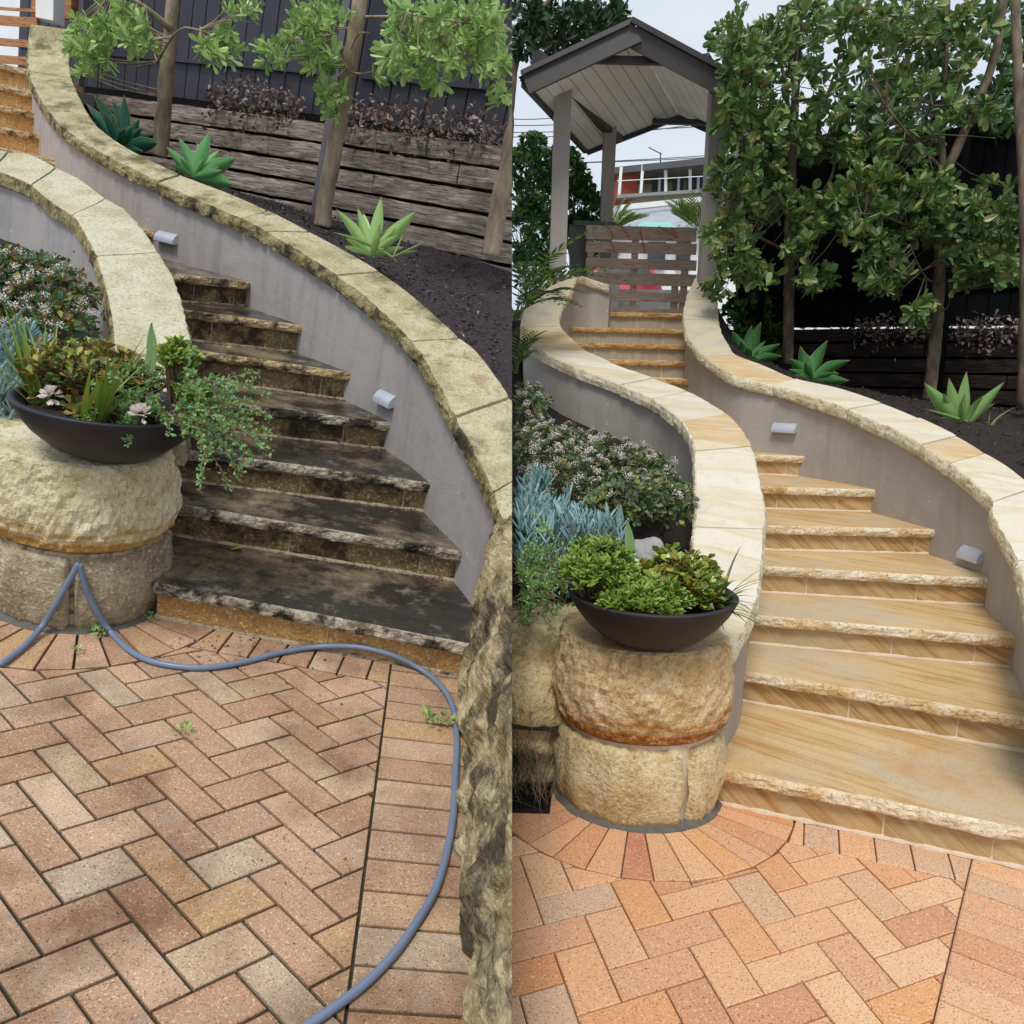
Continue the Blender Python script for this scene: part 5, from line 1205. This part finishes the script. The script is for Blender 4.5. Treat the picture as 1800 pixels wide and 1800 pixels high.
# hedge left of the pergola
def bushmass(fr, name, label, cat, blobs, leafmat, ln, w, nl, stem=None, flowers=None, group=None, density=1., fl=.35, up=.4, shape='ob', stemmat='barkD'):
    """blobs: (u, v, Y, rx, ry, rz, n) ellipsoids filled with leaf rosettes"""
    cs = [fr.at(u, v, Y) for u, v, Y, *_ in blobs]; o = np.mean(cs, 0); o[2] = min(c[2]-b[5] for c, b in zip(cs, blobs))
    th = thing(fr, name, label, cat, o, group); lv = Leaves(shape); fw = Leaves('ob'); st = MB()
    for c, (u, v, Y, rx, ry, rz, n) in zip(cs, blobs):
        for _ in range(int(n*density)):
            d = rv(); 
            if d[2] < -.3: d[2] *= -1
            if d[1] > .5 and rng.uniform() < .6: d[1] *= -1
            rr = rng.uniform(.62, 1.03); lump = 1+.22*mn.noise(Vector(d*2.6+c*3)); p = c+d*rr*lump*np.array([rx, ry, rz])
            rosette(lv, p, d+UP*up+rv()*.4, int(nl*rng.uniform(.7, 1.3)), ln, w, 1.0)
            if flowers and rr > .85 and rng.uniform() < fl:
                for _k in range(int(rng.integers(5, 11))):
                    rosette(fw, p+(d+UP*.5)*ln*.55+rv()*ln*.38, d+UP+rv()*.5, 4, ln*.26, ln*.18, 1.1)
            if rng.uniform() < .25: st.tube([c-[0, 0, rz*.8], c+(p-c)*.5+rv()*.02, p], [.006, .004, .002], 4)
    if st.v: part(th, 'stems', st, stemmat, fill=False)
    lv.obj(fr, 'foliage', leafmat, th)
    if flowers: fw.obj(fr, 'blossom', flowers, th)
    return th
bushmass(R, 'hedge', 'tall dark green hedge left of the pergola posts, against the sky', 'hedge',
   [(925, 330, 9.6, .38, .5, .5, 160), (925, 420, 9.4, .4, .5, .5, 150), (985, 330, 9.9, .4, .4, .42, 130), (1010, 380, 9.8, .32, .4, .5, 130), (1010, 440, 9.7, .35, .4, .4, 110), (938, 262, 9.8, .14, .3, .15, 22), (930, 490, 9.0, .35, .4, .4, 90)],
   'leafHedge', .085, .045, 9)
# pink-flowered shrubs, right garden
sg = 'pink-flowered shrubs in the planting beds'
bushmass(R, 'flowering_shrub', 'wide olive shrub with many pale pink blossoms, against the outside of the taupe wall', 'shrub',
   [(975, 810, 4.5, .26, .3, .2, 190), (1040, 835, 4.4, .26, .3, .22, 190), (1000, 860, 4.1, .24, .25, .2, 150), (1120, 850, 4.3, .22, .25, .2, 150), (930, 800, 4.5, .16, .25, .2, 80)],
   'leafShrub', .034, .019, 8, flowers='flower', group=sg, fl=.75)
bushmass(R, 'flowering_shrub', 'greener shrub with few blossoms directly behind the charcoal bowl planter', 'shrub',
   [(1110, 890, 3.75, .2, .22, .16, 170), (1165, 895, 3.8, .16, .22, .17, 130), (1060, 905, 3.7, .14, .2, .13, 80)],
   'leafShrub', .036, .021, 8, flowers='flower', group=sg, fl=.1)
bushmass(R, 'flowering_shrub', 'small blossoming shrub at the left edge below the strappy fern fronds, against the taupe wall', 'shrub',
   [(922, 735, 5.1, .17, .25, .2, 110), (940, 715, 5.2, .1, .15, .12, 30)], 'leafShrub', .036, .02, 8, flowers='flower', group=sg, fl=.6)
bushmass(L, 'flowering_shrub', 'blue-green shrub with pink blossoms at the left edge, behind the blue-black bowl planter', 'shrub',
   [(55, 500, 3.9, .24, .26, .17, 170), (100, 545, 3.8, .19, .24, .17, 140), (30, 570, 3.7, .22, .24, .2, 150), (110, 590, 3.6, .16, .2, .12, 80)],
   'leafShrubL', .036, .022, 8, flowers='flower', group=sg, fl=.5)
# blue chalksticks
def sticks(fr, name, label, blobs, mat, ln, w, group=None, cat='succulent', up=1.2, shape='st'):
    cs = [fr.at(u, v, Y) for u, v, Y, *_ in blobs]; o = np.mean(cs, 0); lv = Leaves(shape)
    for c, (u, v, Y, rx, ry, rz, n) in zip(cs, blobs):
        for _ in range(n):
            p = c+np.array([rng.normal()*rx*.5, rng.normal()*ry*.5, rng.normal()*rz*.5])
            for _k in range(3): lv.add(p+rv()*.008, UP*up+rv()*.75, rv(), ln*rng.uniform(.7, 1.2), w)
    lv.filt(fr); V, f = lv.arrays(); o = mesh_obj(fr, name, V, f, [mat], fill=False); return props(o, label, cat, group)
sticks(R, 'blue_succulent', 'dense clump of pale blue-green stick succulents at the left edge behind the bowl planter', [(945, 930, 3.5, .17, .2, .09, 520), (925, 905, 3.7, .1, .2, .08, 180), (1000, 950, 3.4, .09, .12, .07, 150), (930, 985, 3.3, .1, .1, .05, 120)], 'chalk', .085, .011, 'blue stick succulents')
sticks(R, 'blue_succulent', 'small tuft of blue stick succulents in the flowering shrub, left of the bowl planter', [(945, 850, 3.9, .05, .06, .05, 60)], 'chalk', .07, .01, 'blue stick succulents')
sticks(R, 'blue_succulent', 'small tuft of blue stick succulents directly behind the snake plant leaf of the bowl planter', [(1050, 935, 3.35, .1, .1, .05, 110)], 'chalk', .07, .01, 'blue stick succulents')
sticks(L, 'blue_succulent', 'blue stick succulents at the left edge behind the spiky leaves of the blue-black bowl', [(22, 650, 3.2, .1, .15, .14, 300), (12, 700, 3.0, .08, .1, .1, 120)], 'chalk', .085, .011, 'blue stick succulents')
boulder(R, 'round_boulder', 'smooth grey round boulder half hidden behind the bowl planter', tuple(R.at(1134, 982, 3.3)), .085, .08, .08, .4, 'grey', .03, 7, 2.5, 60)

# rock edging left of the clean pillar
for x, y, zc, ax, ay, az, rot, lab in ((.14, 2.98, .12, .14, .2, .24, .3, 'pale rough sandstone edging rock immediately left of the banded pillar'),
      (.03, 3.0, .30, .13, .22, .2, -.2, 'pale rough sandstone edging rock under the trailing plant at the left edge'), (.22, 3.12, .42, .3, .24, .19, .1, 'flat beige sandstone edging rock below the blue succulents'),
      (.1, 2.9, .26, .13, .16, .2, .0, 'pale wedge-shaped edging rock between the banded pillar and the trailing plant'),
      (-.02, 2.9, .05, .1, .14, .12, .5, 'small pale rock behind the grass tuft above the drain grate')):
    boulder(R, 'edging_rock', lab, (x, y, zc), ax, ay, az, rot, 'pillarRb', .03, 8, 3., 70, cat='rock')['group'] = 'sandstone edging rocks'
c = L.bp(28, 790, .6); boulder(L, 'edging_rock', 'pale flat stone slab behind the mossy pillar at the left edge', (c[0]-.12, c[1]+.35, .42), .35, .25, .2, 0, 'pillarL', .015, 7, 4., 60, cat='rock')

# strappy fern fronds at the left edge
def fronds(fr, name, label, base, n, ln, mat, w=.012, arch=.9, dirs=None, pin=True, group=None, cat='fern', pw=.05):
    lv = Leaves('la'); mb = MB()
    for k in range(n):
        a_ = rng.uniform(0, 2*math.pi) if dirs is None else rng.uniform(*dirs); el = rng.uniform(.7, 1.35); p = np.array(base, float)+rv()*.03; d = np.array([math.cos(a_)*math.cos(el), math.sin(a_)*math.cos(el), math.sin(el)]); L_ = ln*rng.uniform(.7, 1.15); pts = []
        for i in range(14):
            pts.append(p.copy()); p = p+d*L_/14; d = d-UP*arch/14*1.6; d /= np.linalg.norm(d)
        mb.tube(pts, [.004*(1-.6*i/13) for i in range(14)], 4)
        for i in range(3, 14):
            t_ = pts[i]-pts[i-1]; t_ /= np.linalg.norm(t_); sdv = np.cross(t_, UP); sdv /= np.linalg.norm(sdv)+1e-6
            for sg_ in (-1, 1): lv.add(pts[i], sdv*sg_+t_*.8, UP, pw*(1.1-abs(i-7)/9), w)
    th = thing(fr, name, label, cat, base, group); part(th, 'stems', mb, 'twig' if not pin else mat, fill=False); lv.obj(fr, 'leaflets', mat, th); return th
fronds(R, 'fern', 'strappy green fern fronds reaching over the left wall coping at the left edge', R.at(905, 560, 6.2), 20, .95, 'strap', pw=.14, w=.03)
fronds(R, 'fern', 'lighter fern fronds hanging against the taupe wall, above the small blossoming shrub', R.at(908, 650, 5.6), 12, .5, 'strap', pw=.1, w=.02)
fronds(R, 'palm', 'yellow-green palm fronds behind the gate, below the white roofed house', R.at(1232, 410, 12.0), 9, .62, 'spike', dirs=(2.2, 4.1), pw=.3, w=.022, arch=.5, cat='palm')
fronds(R, 'palm', 'small bright green palm tuft beside the rear left pergola post behind the gate', R.at(1072, 410, 12.5), 10, .6, 'finger', dirs=(-1., 1.6), pw=.25, w=.03, arch=.5, cat='palm')

# grass clump
def blades(fr, name, label, cat, base, n, ln, mat, w, spread, group=None, arch=.8, droop=1., th=None, dirs=None, elr=(.6, 1.45)):
    mb = MB()
    for k in range(n):
        a_ = rng.uniform(0, 2*math.pi) if dirs is None else rng.uniform(*dirs); el = rng.uniform(*elr); p = np.array(base, float)+np.array([rng.normal(), rng.normal(), 0])*spread; d = np.array([math.cos(a_)*math.cos(el), math.sin(a_)*math.cos(el), math.sin(el)]); L_ = ln*rng.uniform(.6, 1.15)
        sdv = np.cross(d, UP); sdv /= np.linalg.norm(sdv)+1e-6; rows = []; N = 9
        for i in range(N+1):
            t_ = i/N; ww = w*(1-t_**1.6)*(.55+.9*min(t_*3, 1)) *.7+.0004; up_ = np.cross(sdv, d); rows.append([p-sdv*ww/2, p-up_*ww*.14, p+sdv*ww/2]); p = p+d*L_/N; d = d-UP*arch*droop/N; d /= np.linalg.norm(d)
        mb.grid(rows)
    if th is not None: return part(th, name, mb, mat, fill=False)
    o = build(fr, name, mb, mat, fill=False); return props(o, label, cat, group)
blades(R, 'grass_clump', 'loose tuft of long green grass blades left of the clean pillar, above the drain grate', 'grass', np.array([.02, 2.78, 0.02]), 80, .4, 'strap', .006, .03, arch=.7, elr=(.9, 1.5))
blades(R, 'dry_grass', 'dry brown wispy grass stems between the edging rocks and the clean pillar', 'grass', np.array([.12, 2.66, .02]), 70, .4, 'twig', .003, .04, arch=.9)
blades(L, 'dry_grass', 'dry brown wispy stems hanging in front of the mossy pillar at the left edge', 'grass', L.bp(5, 1010, .1), 40, .42, 'twig', .0035, .05, arch=.7)

# trailing plants
def trailer(fr, name, label, starts, n, ln, mat, th=None, leaf=.018, group=None, stemmat='twig', droop=1.2, out=(0, 0, 0)):
    mb = MB(); lv = Leaves('ob')
    for k in range(n):
        s_ = np.array(starts[int(rng.integers(len(starts)))])+rv()*.02; d = rv()*.7+np.array(out)+UP*.5; d /= np.linalg.norm(d); p = s_.copy(); L_ = ln*rng.uniform(.4, 1.2); pts = []
        for i in range(12):
            pts.append(p.copy()); p = p+d*L_/12; d = d+rv()*.22-UP*droop/12; d /= np.linalg.norm(d)
            if i > 2:
                for q in range(3 if i < 9 else 6): lv.add(p+rv()*.004, rv()+d*.5+UP*.5, rv(), leaf*rng.uniform(.7, 1.3), leaf*.55)
        mb.tube(pts, .0016, 4)
    if th is None: th = thing(fr, name, label, 'trailing plant', np.mean(starts, 0), group)
    part(th, 'stems', mb, stemmat, fill=False); lv.obj(fr, 'leaves', mat, th); return th
trailer(R, 'trailing_plant', 'loose pale green trailing plant with thin reddish stems left of the clean bowl planter', [R.at(960, 1040, 3.0), R.at(930, 1010, 3.1), R.at(925, 1080, 2.9), R.at(990, 1010, 3.0), R.at(985, 1060, 2.85)], 110, .24, 'trail', out=(-.3, -.3, .2))
# plants of the clean bowl
bz = ztop+.15
def inb(c, x, y, z): return np.array([c[0]+x, c[1]+y, z])
def succ(fr, name, label, pts, mat, ln, w, nl, spread, group, shape='ob', stemmat='bark', cat='succulent', stem_r=.006, h0=None, up=.8):
    th = thing(fr, name, label, cat, np.mean(pts, 0)*[1, 1, 0]+[0, 0, bz], group); lv = Leaves(shape); mb = MB(); root = np.mean(pts, 0); root[2] = bz-.02
    for p in pts:
        p = np.array(p); d = p-root; rosette(lv, p, d/np.linalg.norm(d)*.8+UP*up, nl, ln, w, .95)
        if shape == 'ob': rosette(lv, p-UP*ln*.5-d*.05, d+UP*.3, nl-1, ln*1.1, w*1.1, 1.35)
        mb.tube([root+rv()*.03*[1, 1, 0], root+(p-root)*.5+rv()*.015, p], [stem_r, stem_r*.8, stem_r*.5], 5)
    part(th, 'stems', mb, stemmat, fill=False); lv.obj(fr, 'leaves', mat, th); return th
def cloud(fr, c, rx, ry, rz, n, keepup=True):
    o = []
    for _ in range(n):
        d = rv()
        if keepup and d[2] < -.2: d[2] *= -.6
        o.append(np.array(c)+d*rng.uniform(.55, 1.)*np.array([rx, ry, rz]))
    return o
bg_ = 'plants growing in the charcoal bowl'
succ(R, 'jade_plant', 'round-leaved jade plant with reddish leaf edges, right half of the clean bowl planter', cloud(R, R.at(1190, 1030, bc[1]+.0), .15, .17, .125, 190), 'jade', .034, .026, 7, 0, bg_)
succ(R, 'finger_succulent', 'bright yellow-green finger-leaved succulent, back left of the clean bowl planter', cloud(R, R.at(1052, 1010, bc[1]-.03), .125, .15, .125, 260), 'finger', .03, .0085, 12, 0, bg_, shape='st')
succ(R, 'finger_succulent', 'low finger-leaved succulent spilling over the front rim of the clean bowl planter', cloud(R, R.at(1132, 1062, bc[1]-.16), .15, .09, .085, 190), 'finger', .03, .0085, 12, 0, bg_, shape='st')
def spear(fr, name, label, base, top, w_, mat, group, cat='succulent'):
    mb = MB(); base, top = np.array(base), np.array(top); d = top-base; rows = []
    for i in range(15):
        t_ = i/14; p = base+d*t_+np.array([.006*math.sin(t_*4), 0, 0]); ww = w_*(1 if t_ < .55 else max(.03, 1-((t_-.55)/.45)**1.8))/2*(.75+.25*min(1, t_*3)); rows.append([p+np.array([ww*x, yy, 0]) for x, yy in ((-1, 0), (-.5, .006), (0, .008), (.5, .006), (1, 0), (.5, .001), (0, .003), (-.5, .001))])
    mb.grid(rows, closed=True, cap=True); o = build(fr, name, mb, mat); return props(o, label, cat, group)
spear(R, 'snake_plant', 'single upright pale banded snake plant leaf in the clean bowl planter', R.at(1104, 1010, bc[1]-.05), R.at(1105, 913, bc[1]-.05), .035, 'snake', bg_)
blades(R, 'strap_leaf_plant', 'thin arching strap leaves at the right rim of the clean bowl planter', 'succulent', inb(bc, .2, -.05, bz-.02), 22, .27, 'strap', .014, .02, bg_, arch=1.1, dirs=(-1.5, 1.2), elr=(.2, 1.2))
# plants of the dirty bowl
bg2 = 'plants growing in the blue-black bowl'
for (u, v), n_, k_, lb in (((75, 708), 24, .34, 'olive spiky aloe-like leaves at the left side of the blue-black bowl'), ((165, 742), 18, .36, 'olive spiky leaves leaning right from the middle of the blue-black bowl')):
    c = L.at(u, v, bl[1]-(.06 if u < 100 else .2)); blades(L, 'spiky_succulent', lb, 'succulent', c-[0, 0, .02], n_, k_, 'spike', .024, .025, bg2, arch=.3, elr=(.75, 1.3), dirs=((1.2, 3.9) if u < 100 else (-1.2, 1.4)))
succ(L, 'jade_plant', 'copper-tipped jade plant spreading across the back of the blue-black bowl', cloud(L, L.at(165, 655, bl[1]+.04), .27, .17, .1, 210)+cloud(L, L.at(170, 715, bl[1]-.02), .24, .15, .05, 90), 'copper', .03, .022, 7, 0, bg2)
succ(L, 'finger_succulent', 'olive green finger succulent standing at the right end of the blue-black bowl', cloud(L, L.at(312, 640, bl[1]), .06, .06, .07, 60)+cloud(L, L.at(335, 700, bl[1]), .06, .06, .05, 40), 'finger', .034, .011, 12, 0, bg2, shape='st')
trailer(L, 'trailing_plant', 'pale green succulent spilling from the blue-black bowl over the dirty steps', [L.at(300, 735, bl[1]-.1), L.at(330, 740, bl[1]-.05), L.at(345, 720, bl[1])], 64, .3, 'trail', out=(.75, -.1, .15), group=bg2, droop=1.3)
trailer(L, 'trailing_plant', 'pale green succulent sprigs in the front middle of the blue-black bowl', [L.at(215, 735, bl[1]-.15), L.at(240, 735, bl[1]-.15), L.at(285, 680, bl[1])], 44, .14, 'trail', group=bg2)
spear(L, 'snake_plant', 'single grey-green snake plant leaf standing up behind the blue-black bowl plants', L.at(261, 660, bl[1]), L.at(268, 568, bl[1]), .04, 'snake', bg2)
for u, v, lab, m_ in ((248, 728, 'pale lilac rosette succulent at the front of the blue-black bowl', 'flower'), (90, 695, 'mauve-white rosette between the spiky leaves of the blue-black bowl', 'flower')):
    lv = Leaves('ob'); c = L.at(u, v, bl[1]-.2 if u > 200 else bl[1]-.12)
    for k in range(3): rosette(lv, c+[0, 0, .006*k], UP+[0, -.5, 0], 14, .035-.008*k, .016, 1.35-.35*k, .1)
    V, f = lv.arrays(); o = mesh_obj(L, 'rosette_succulent', V, f, [m_]); props(o, lab, 'succulent', bg2)

# agaves
def agave(fr, label, base, leaves, mat, group, w_=.085):
    """leaves: (tip_u, tip_v, dY) towards which each blade grows"""
    base = np.array(base); th = thing(fr, 'agave', label, 'agave', base, group); Y = base[1]
    bu, bv = fr.pr(base); ext = []
    for tu, tv, dY in leaves[:6]:
        if w_ > .05: k_ = rng.uniform(.45, .72); a_ = rng.normal()*.35; du, dv = tu-bu, tv-bv; ext.append((bu+k_*(du*math.cos(a_)-dv*math.sin(a_)), bv+k_*(du*math.sin(a_)+dv*math.cos(a_)), dY+rng.normal()*.06-.05))
    for tu, tv, dY in list(leaves)+ext:
        tip = fr.at(tu, tv, Y+dY); d = tip-base; ln_ = np.linalg.norm(d); sdv = np.cross(d, [0, 1, .35]); sdv /= np.linalg.norm(sdv)+1e-9; nn_ = np.cross(sdv, d); nn_ /= np.linalg.norm(nn_); rows = []; N = 16; bend_ = rng.uniform(-.04, .13); side_ = rng.normal()*.03; w0 = w_*min(1.2, ln_/.42)
        for i in range(N+1):
            t_ = i/N; c = base+d*t_+nn_*(bend_*ln_*math.sin(t_*math.pi))+sdv*side_*ln_*t_*t_
            ww = w0*(.45+1.4*t_-.2*t_ if t_ < .5 else 1.05)*(1 if t_ < .5 else max(.0, 1-((t_-.5)/.5)**1.5))/2+.0008
            e_ = min(.002, ww*.3)/max(ww, 1e-5)
            rows.append([c-sdv*ww+nn_*ww*.42, c-sdv*ww*(1-e_)+nn_*ww*.4, c-sdv*ww*.5+nn_*ww*.1, c-nn_*ww*.06, c+sdv*ww*.5+nn_*ww*.1, c+sdv*ww*(1-e_)+nn_*ww*.4, c+sdv*ww+nn_*ww*.42])
        mb = MB(); mb.grid(rows, mcol=[1, 0, 0, 0, 0, 1]); mb.m = [2 if k_ >= 6*(N-1) else m_ for k_, m_ in enumerate(mb.m)]; part(th, 'leaf', mb, [mat, 'agaveEdge', 'agaveTip'], smooth=True)
    return th
ga_ = 'agaves in the soil beds'
agave(L, 'dark blue-green agave behind the mossy coping, left of the first tree trunk', L.at(205, 262, 6.5), [(163, 165, 0), (213, 165, .05), (180, 195, -.1), (250, 212, 0), (235, 225, -.15), (278, 252, -.1), (268, 235, .1), (195, 175, .2), (150, 185, .1)], 'agaveD', ga_, .11)
agave(L, 'mid-green agave behind the mossy coping between the first two tree trunks', L.at(340, 312, 5.95), [(292, 258, 0), (313, 240, .05), (367, 232, .05), (415, 278, 0), (385, 262, .2), (410, 330, -.1), (345, 250, .25), (300, 290, -.1), (395, 320, 0)], 'agaveG', ga_, .12)
agave(L, 'yellow-green agave with upright leaves in dark mulch, right of the grey fence post', L.at(652, 450, 4.95), [(591, 366, 0), (625, 365, .05), (670, 345, .05), (735, 372, 0), (668, 405, -.12), (712, 435, .1), (605, 420, -.1), (640, 372, .15), (700, 410, -.05), (685, 400, .1)], 'agaveL', ga_, .085)
agave(L, 'withered pale agave offshoots low beside the yellow-green agave', L.at(690, 452, 4.9), [(750, 425, 0), (735, 440, .05), (710, 412, .05), (585, 405, 0), (700, 462, -.05)], 'agaveP', ga_, .025)
agave(R, 'dark green agave behind the coping, left of the first trunk of the clean garden', R.at(1318, 640, 7.3), [(1286, 582, 0), (1318, 572, .05), (1337, 565, .05), (1300, 600, -.1), (1372, 606, 0), (1375, 625, -.1), (1345, 600, .1), (1350, 640, -.1)], 'agaveR', ga_, .13)
agave(R, 'dark green agave right of the trunk nearest the pergola, behind the cream coping', R.at(1428, 668, 6.9), [(1390, 628, 0), (1407, 608, .05), (1453, 597, .05), (1494, 632, 0), (1440, 612, .2), (1492, 672, -.05), (1385, 652, -.05), (1470, 640, .1), (1476, 655, .2)], 'agaveR', ga_, .13)
agave(R, 'pale green agave standing in dark soil before the forked tree, near the right edge', R.at(1695, 755, 5.75), [(1624, 673, 0), (1665, 665, .05), (1703, 653, .05), (1766, 672, 0), (1692, 706, -.1), (1750, 710, .05), (1640, 735, -.1), (1680, 690, .15), (1732, 700, .1), (1655, 700, .1)], 'agaveP', ga_, .09)
agave(R, 'withered thin offshoots low beside the pale green agave near the right edge', R.at(1735, 758, 5.7), [(1784, 715, 0), (1775, 748, .05), (1752, 740, .05), (1630, 712, -.05), (1740, 725, -.05), (1640, 738, 0)], 'agaveP', ga_, .025)

# drain grate
q = [R.bp(u, v, -.002) for u, v in ((898, 1375), (972, 1370), (965, 1430), (898, 1428))]
dg = thing(R, 'drain_grate', 'black slotted drain grate in a grey concrete surround, left of the clean pillar', 'drain grate', np.mean(q, 0)); q = [np.array(p) for p in q]
ctr = np.mean(q, 0); mb = MB(); mb.poly_slab([ctr+(p-ctr)*1.25+[0, 0, .001] for p in q[::-1]], .04); part(dg, 'surround', mb, 'concrete')
mb = MB(); e0, e1, f0, f1 = q[3], q[2], q[0], q[1]
mb.poly_slab([p+[0, 0, .004] for p in q[::-1]], .004, m=0)
for k in range(9):
    t_ = k/8; mb.beam(e0+(e1-e0)*t_+[0, 0, .008], f0+(f1-f0)*t_+[0, 0, .008], .006, .012, m=1)
for t_ in (0., .5, 1.): mb.beam(e0+(f0-e0)*t_+[0, 0, .009], e1+(f1-e1)*t_+[0, 0, .009], .012, .014, m=1)
MT['slot'] = m_simple('dark_slot', ['#030303', '#060606'], 5., .9)
part(dg, 'grating', mb, ['slot', 'iron'])

# weeds between the bricks
def weed(fr, u, v, label, s_=.03):
    lv = Leaves('ob'); c = fr.bp(u, v, .004)
    for k in range(5): rosette(lv, c+rv()*[1, 1, 0]*s_*.9+[0, 0, rng.uniform(.004, .02)], UP+rv()*.5, 6, s_*.7, s_*.4, 1.1)
    V, f = lv.arrays(); o = mesh_obj(fr, 'weed', V, f, ['leafL']); props(o, label, 'weed', 'weeds in the brick joints')
weed(L, 163, 1112, 'small green weed at the foot of the mossy pillar beside the hose', .035); weed(L, 136, 1150, 'tiny green weed just below the pillar-foot weed, left garden', .018)
weed(L, 325, 1291, 'tiny green weed in a joint in the middle of the herringbone bricks', .022); weed(L, 768, 1268, 'leafy green weed on the header bricks by the hose and boulder', .045); weed(L, 263, 1092, 'tiny yellow-green weed between pillar and first dirty step', .016)
# fallen leaves
def flat_leaf(fr, p, label, ln, mat):
    lv = Leaves('ob'); lv.add(np.array(p), rv()*[1, 1, .15], UP+rv()*.25, ln, ln*.62); V, f = lv.arrays(); o = mesh_obj(fr, 'fallen_leaf', V, f, [mat]); props(o, label, 'leaf', 'yellow fallen leaves')
flat_leaf(L, L.bp(404, 966, .172), 'yellow fallen leaf on the second dirty tread', .06, 'yellow'); flat_leaf(L, L.bp(396, 610, 1.0), 'small yellow fallen leaf higher up on the dirty steps', .04, 'yellow')
# leaf litter (uncountable)
def litter(fr, pts, mat, label, ln=(.01, .03), name='leaf_litter', flat=.3):
    lv = Leaves('ob')
    for p in pts: lv.add(np.array(p), rv()*[1, 1, flat], UP+rv()*.8*flat*2, rng.uniform(*ln), rng.uniform(*ln)*.6)
    lv.filt(fr); V, f = lv.arrays(); o = mesh_obj(fr, name, V, f, [mat], fill=False); props(o, label, 'leaf litter', None, 'stuff')
pts = []
for k in range(1, len(nL)-1):
    a, b = nL[k]; z = nL[k-1][1][2]
    for _ in range(46):
        t_ = rng.beta(2.2, 1.1)*1.05; pts.append((a[0]+(b[0]-a[0])*t_, a[1]+(b[1]-a[1])*t_-rng.exponential(.012)+.014, z+rng.uniform(.003, .014)))
for _ in range(150):
    p = L.bp(rng.uniform(300, 790), 1120+rng.exponential(26)); pts.append((p[0], p[1], .004))
litter(L, pts, 'dryleaf', 'reddish-brown leaf crumbs along the foot of the dirty risers', (.008, .02))
pts = [L.bp(rng.uniform(20, 790), rng.uniform(1110, 1600), .004) for _ in range(60)]; litter(L, pts, 'litter', 'dark specks of debris on the weathered bricks', (.005, .012), 'debris')
def heap(fr, a, d, n_, t0, t1, z, n, h):
    o = []
    for _ in range(n):
        t_ = rng.uniform(t0, t1); s_ = (t_-t0)/(t1-t0); e = math.sin(math.pi*s_)**.5; o.append(on_line(a, d, n_, t_, rng.uniform(.0, .24), z+rng.uniform(-h*.5, h*.55)*e))
    return o
def tt(fr, a, d, u, v): return t_at(fr, a, d, u, v)
hL = heap(L, fLa, dL, nLf, tt(L, fLa, dL, 400, 220), tt(L, fLa, dL, 545, 240), 2.6, 650, .3)+heap(L, fLa, dL, nLf, tt(L, fLa, dL, 620, 270), tt(L, fLa, dL, 895, 300), 2.58, 900, .28)
hL = [(p[0]+nLf[0]*.07, p[1]+nLf[1]*.07, p[2]-abs(rng.normal())*.12) for p in hL]
litter(L, hL, 'litter', 'heaps of dry grey-brown leaves lying on the weathered sleeper wall', (.03, .07), flat=.9)
hR = heap(R, fRa, dR, nRf, tt(R, fRa, dR, 1500, 600), tt(R, fRa, dR, 1640, 600), 2.26, 480, .24)+heap(R, fRa, dR, nRf, tt(R, fRa, dR, 1665, 600), tt(R, fRa, dR, 1790, 600), 2.24, 460, .24)
hR = [(p[0]+nRf[0]*.07, p[1]+nRf[1]*.07, p[2]-abs(rng.normal())*.1) for p in hR]
litter(R, hR, 'litter', 'heaps of dry leaves lying on the dark sleeper wall behind the clean steps', (.03, .07), flat=.9)
bushmass(R, 'dark_shrub', 'dark green shrub filling the gap between the right pergola post and the black fence', 'shrub', [(1325, 560, 9.0, .35, .3, .3, 130), (1335, 610, 8.8, .3, .3, .3, 110), (1300, 480, 9.4, .25, .3, .4, 90)], 'leafHedge', .09, .045, 9)
# planting behind the fences
bushmass(R, 'low_shrub', 'yellow-green leaves showing in the bright gap under the black fence', 'shrub', [(1500, 580, 8.9, .7, .1, .1, 30), (1770, 585, 8.2, .3, .1, .15, 20)], 'leafR', .09, .045, 5)
print('SCENE OBJECTS', len(bpy.data.objects))
